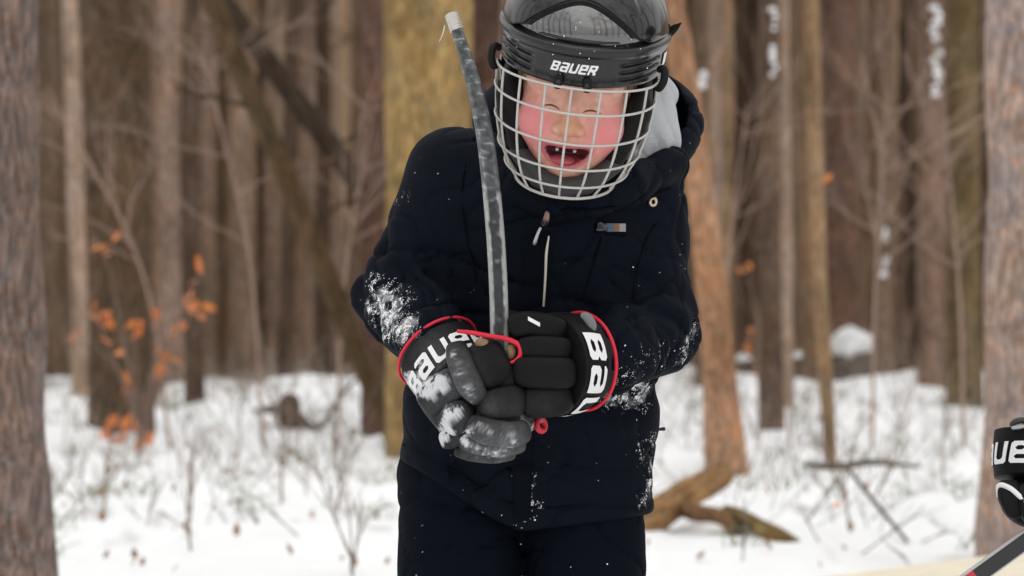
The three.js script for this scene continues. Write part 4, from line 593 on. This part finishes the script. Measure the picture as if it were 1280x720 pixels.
{ // glove nearer the right edge of the body
  const pa = (n, ...a) => part(n, roll(...a), lm, gloveL);
  pa('palm', [[636, 458, .238], [672, 460, .24], [722, 455, .215]], [50, 58, 56], 0.75, frostL, 2);
  pa('finger_roll', [[636, 411, .288], [655, 405, .293], [678, 408, .287], [706, 416, .262]], [13, 15, 16, 15], 0.8, frostL, 4);
  pa('finger_roll', [[646, 435, .296], [668, 434, .301], [690, 435, .294], [712, 437, .272]], [11, 14, 14, 13], 0.8, frostL, 5);
  pa('finger_roll', [[641, 465, .297], [665, 465, .306], [692, 466, .3], [717, 466, .272]], [16, 19, 19, 18], 0.75, frostL, 6);
  pa('finger_roll', [[650, 503, .29], [670, 502, .295], [692, 500, .286], [712, 496, .262]], [17, 20, 20, 17], 0.75, frostL, 7);
  pa('finger_tip', [[598, 510, .298], [616, 506, .308], [638, 502, .305], [656, 502, .292]], [12, 18, 20, 17], 0.75, frostL, 8);
  pa('finger_tip', [[618, 478, .29], [632, 472, .297], [648, 470, .294]], [12, 16, 16], 0.8, frostL, 9);
  pa('thumb', [[656, 410, .25], [636, 402, .262], [614, 404, .262]], [15, 14, 11], 0.9, frostL, 10);
  const ax = V(0.72, 0.06, -0.66), C = B(685, 456, 0.25), { cm, pt } = cuff(gloveL, C, ax, [60, 58], 46, frostL);
  part('brand_lettering', lettering('BAUER', (u, v) => pt(u * 0.60 - 0.60, 0.24 + v * 0.62, px(1.6)), 1.6, 0.1), whiteInk, cm);
  part('red_trim', tube(Array.from({ length: 50 }, (_, i) => pt(i / 49 * Math.PI * 2, 1.22, px(1))), [px(2.3), px(2.3)], { n: 8, seg: 100 }), red, cm);
  part('cuff_lining', grid(60, 6, (u, v) => pt(u * Math.PI * 2, 0.85 + v * 0.45, -px(5)), true), M(0.02, 0.02, 0.022, 0.85, { side: THREE.DoubleSide }), cm);
  part('wrist_strap', tube([[726, 392], [735, 398], [740, 408], [737, 417]].map(([a, b]) => B(a, b, 0.262)), [px(4), px(6), px(6), px(3)], { n: 10, seg: 20, flat: 0.4, up: V(0, 0, 1), round: true }), M(0.17, 0.18, 0.19, 0.5), gloveL);
  { const q = grid(8, 3, (u, v) => B(660 + u * 15, 396 + u * 8 + v * 5 - 0.5, 0.3085 - u * 0.0045)); part('white_mark', q, whiteInk, gloveL); }
}
{ // glove nearer the left sleeve
  const pa = (n, ...a) => part(n, roll(...a), lm, gloveR);
  pa('palm', [[548, 452, .235], [570, 492, .245], [598, 530, .25], [640, 545, .25]], [46, 44, 38, 24], 0.8, frostR, 12);
  pa('back_pad', [[529, 507, .262], [550, 491, .284], [580, 468, .285]], [17, 21, 19], 0.7, frostR, 13);
  pa('knuckle_pad', [[556, 536, .282], [569, 524, .297], [588, 507, .292]], [15, 19, 16], 0.65, frostR, 15);
  pa('knuckle_pad', [[552, 551, .272], [564, 547, .286], [580, 537, .292]], [9, 13, 11], 0.75, frostR, 16);
  pa('finger_roll', [[584, 528, .305], [606, 538, .313], [635, 543, .31], [662, 537, .293]], [13, 16, 16, 14], 0.8, frostR, 17);
  pa('finger_roll', [[575, 551, .294], [598, 556, .303], [628, 559, .3], [656, 554, .284]], [9, 12, 12, 10], 0.85, frostR, 18);
  pa('finger_roll', [[568, 564, .279], [592, 568, .286], [618, 570, .283], [644, 567, .272]], [6, 9, 9, 7], 0.85, frostR, 19);
  pa('finger_roll', [[596, 512, .292], [618, 520, .298], [650, 524, .288]], [9, 12, 10], 0.85, frostR, 20);
  pa('thumb', [[570, 430, .272], [575, 452, .3], [587, 480, .314], [603, 503, .312]], [12, 15, 16, 11], 0.8, frostR, 21);
  pa('thumb_side', [[596, 428, .268], [609, 448, .288], [620, 468, .3], [630, 488, .296]], [17, 23, 22, 13], 0.6, frostR, 22);
  const ax = V(-0.5, 0.62, -0.60), C = B(581, 484, 0.248), { cm, pt } = cuff(gloveR, C, ax, [49, 51], 64, frostR);
  part('brand_lettering', lettering('BAUER', (u, v) => pt((u - 2.5) * 0.475, 0.20 + v * 0.42, px(1.6)), 1.6, 0.1), whiteInk, cm);
  part('red_trim', tube(Array.from({ length: 50 }, (_, i) => pt(i / 49 * Math.PI * 2, 1.04, px(2))), [px(2), px(2)], { n: 8, seg: 100 }), red, cm);
  part('cuff_lining', grid(60, 6, (u, v) => pt(u * Math.PI * 2, 0.85 + v * 0.4, -px(5)), true), M(0.02, 0.02, 0.022, 0.85, { side: THREE.DoubleSide }), cm);
  part('red_piping', tube([[572, 414, .288], [590, 416, .299], [612, 420, .296], [634, 424, .3], [649, 432, .304], [651, 442, .305], [646, 450, .304], [637, 454, .303]].map(([a, b, f]) => B(a, b, f)), [px(2.2), px(2.8), px(2.8), px(3.2), px(3.4), px(3), px(2)], { n: 10, seg: 60 }), red, gloveR);
  part('tan_palm_leather', mergeGeometries([tube([[594, 428, .283], [606, 430, .287], [618, 436, .287]].map(([a, b, f]) => B(a, b, f)), [px(5), px(6), px(4)], { n: 12, seg: 16, round: true }), tube([[636, 432, .286], [640, 440, .29], [637, 450, .288]].map(([a, b, f]) => B(a, b, f)), [px(5), px(5.5), px(4)], { n: 12, seg: 16, round: true })]), tanPalm, gloveR);
}
console.log('gear done');

// ------------------------------------------------------------------ second player, almost wholly outside the right edge
{
  const base = B(1490, 360, -0.05); base.y = 0;
  const p2 = thing('person', 'second player in dark clothes standing just beyond the right edge', 'person', base);
  const sh = V(base.x - 0.11, 0.98, base.z), elb = B(1420, 470, -0.06), wr = B(1300, 548, 0.0), hd = V(base.x, 1.2, base.z + 0.06);
  const f = blend([[cap(V(base.x, 0.62, base.z), V(base.x, 0.95, base.z + 0.03), 0.13, 0.12), 0], [cap(sh, elb, 0.055, 0.05), 0.04], [cap(elb, wr, 0.048, 0.03), 0.03], [cap(V(base.x + 0.13, 0.98, base.z), V(base.x + 0.2, 0.62, base.z + 0.08), 0.055, 0.045), 0.05], [cap(V(base.x - 0.075, 0.6, base.z), V(base.x - 0.08, 0.06, base.z), 0.075, 0.055), 0.04], [cap(V(base.x + 0.075, 0.6, base.z), V(base.x + 0.08, 0.06, base.z), 0.075, 0.055), 0.04], [cap(V(base.x, 1.0, base.z + 0.03), hd, 0.05, 0.05), 0.04], [ell(hd, 0.1, 0.125, 0.12), 0.02], [cap(V(base.x - 0.08, 0.04, base.z), V(base.x - 0.08, 0.035, base.z + 0.12), 0.045, 0.04), 0.02], [cap(V(base.x + 0.08, 0.04, base.z), V(base.x + 0.08, 0.035, base.z + 0.12), 0.045, 0.04), 0.02]]);
  const g = nets((x, y, z) => f(x, y, z) + 0.004 * N3(x * 12, y * 12, z * 12) * (y < 1.05 ? 1 : 0), V(base.x - 0.45, -0.02, base.z - 0.25), V(base.x + 0.35, 1.36, base.z + 0.3), 0.012);
  paint(g, (x, y, z) => y > 1.07 && z > base.z + 0.09 && y < 1.25 ? [0.68, 0.38, 0.3] : y > 1.1 ? [0.02, 0.02, 0.022] : [0.008, 0.01, 0.015]);
  part('body', g, VC(0.75), p2);
  const dome = new THREE.SphereGeometry(1, 40, 24, 0, Math.PI * 2, 0, Math.PI * 0.56); dome.scale(0.118, 0.135, 0.14); dome.rotateX(0.12); dome.translate(hd.x, hd.y + 0.012, hd.z - 0.004); part('helmet', dome, glossMat, p2);
  for (let k = 0; k < 4; k++) part('cage_wire', tube(Array.from({ length: 15 }, (_, i) => { const q = (i / 14 - 0.5) * 2.6; return V(hd.x + 0.11 * Math.sin(q), hd.y - 0.02 - 0.035 * k, hd.z + 0.03 + 0.115 * Math.cos(q)); }), [0.0018, 0.0018], { n: 6, seg: 30 }), whiteInk, p2);
  for (let k = -2; k <= 2; k++) part('cage_wire', tube(Array.from({ length: 8 }, (_, i) => V(hd.x + 0.11 * Math.sin(k * 0.42), hd.y + 0.015 - 0.02 * i, hd.z + 0.03 + 0.115 * Math.cos(k * 0.42))), [0.0018, 0.0018], { n: 6, seg: 12 }), whiteInk, p2);
  const g2 = thing('hockey_glove', 'black glove with white lettering cut by the right edge of the picture', 'glove', B(1285, 600, 0.03));
  const C = B(1296, 606, 0.02), { cm, pt } = cuff(g2, C, V(0.06, 0.99, -0.16), [52, 55], 68, noFrost);
  part('brand_lettering', lettering('BAUER', (u, v) => pt((u - 4.98) * 0.5, 0.30 + v * 0.40, px(1.6)), 1.6, 0.2), whiteInk, cm);
  const pb = (n, ...a) => part(n, roll(...a), lm, g2);
  pb('palm', [[1288, 596, .03], [1290, 630, .04], [1294, 660, .045]], [44, 38, 28], 0.7, noFrost, 31);
  pb('finger_roll', [[1259, 604, .06], [1263, 622, .085], [1272, 648, .095]], [14, 15, 11], 0.8, noFrost, 32);
  pb('finger_roll', [[1286, 608, .07], [1289, 630, .1], [1292, 656, .105]], [14, 16, 12], 0.8, noFrost, 33);
  pb('finger_roll', [[1312, 608, .06], [1314, 630, .09], [1314, 656, .095]], [14, 16, 12], 0.8, noFrost, 34);
  part('wrist_tab', tube([[1262, 532], [1272, 526], [1290, 526]].map(([a, b]) => B(a, b, 0.06)), [px(6), px(8), px(7)], { n: 10, seg: 16, flat: 0.5, up: V(0, 1, 0), round: true }), M(0.03, 0.03, 0.034, 0.6), g2);
  part('wrist_tab_edge', tube([[1264, 535], [1273, 534], [1284, 532]].map(([a, b]) => B(a, b, 0.07)), [px(2), px(2.4), px(2)], { n: 8, seg: 10, round: true }), M(0.36, 0.38, 0.4, 0.5), g2);
  part('white_piping', tube([[1247, 622, .078], [1249, 607, .082], [1262, 610, .094], [1272, 618, .1], [1284, 630, .112]].map(([a, b, q]) => B(a, b, q)), [px(1.5), px(3.4), px(3.4), px(3.4), px(3)], { n: 8, seg: 40, round: true }), whiteInk, g2);
  const s2 = thing('hockey_stick', 'black and silver stick with red marking held low at the right edge', 'stick', B(1190, 735, 0.08));
  const a = B(1140, 778, 0.04), b = B(1420, 575, 0.12), up = V(0, 0, 1);
  const sg = tube([a, lerpV(a, b, 0.3), lerpV(a, b, 0.6), b], [0.0125, 0.0125, 0.0125, 0.0125], { n: 32, seg: 200, up, box: 0.5, flat: 0.75 });
  paint(sg, (x, y, z, i) => { const t = Math.floor(i / 33) / 200, an = (i % 33) / 32 * Math.PI * 2, s = Math.sin(an); return Math.abs(s) > 0.62 ? [0.5, 0.5, 0.51] : t > 0.2 && t < 0.33 && Math.abs(s) < 0.62 ? [0.6, 0.03, 0.04] : Math.abs(s - 0.15) < 0.04 ? [0.4, 0.4, 0.42] : [0.02, 0.02, 0.022]; });
  part('shaft', sg, VC(0.3), s2);
}
console.log('all done');
renderer.render(scene, camera);
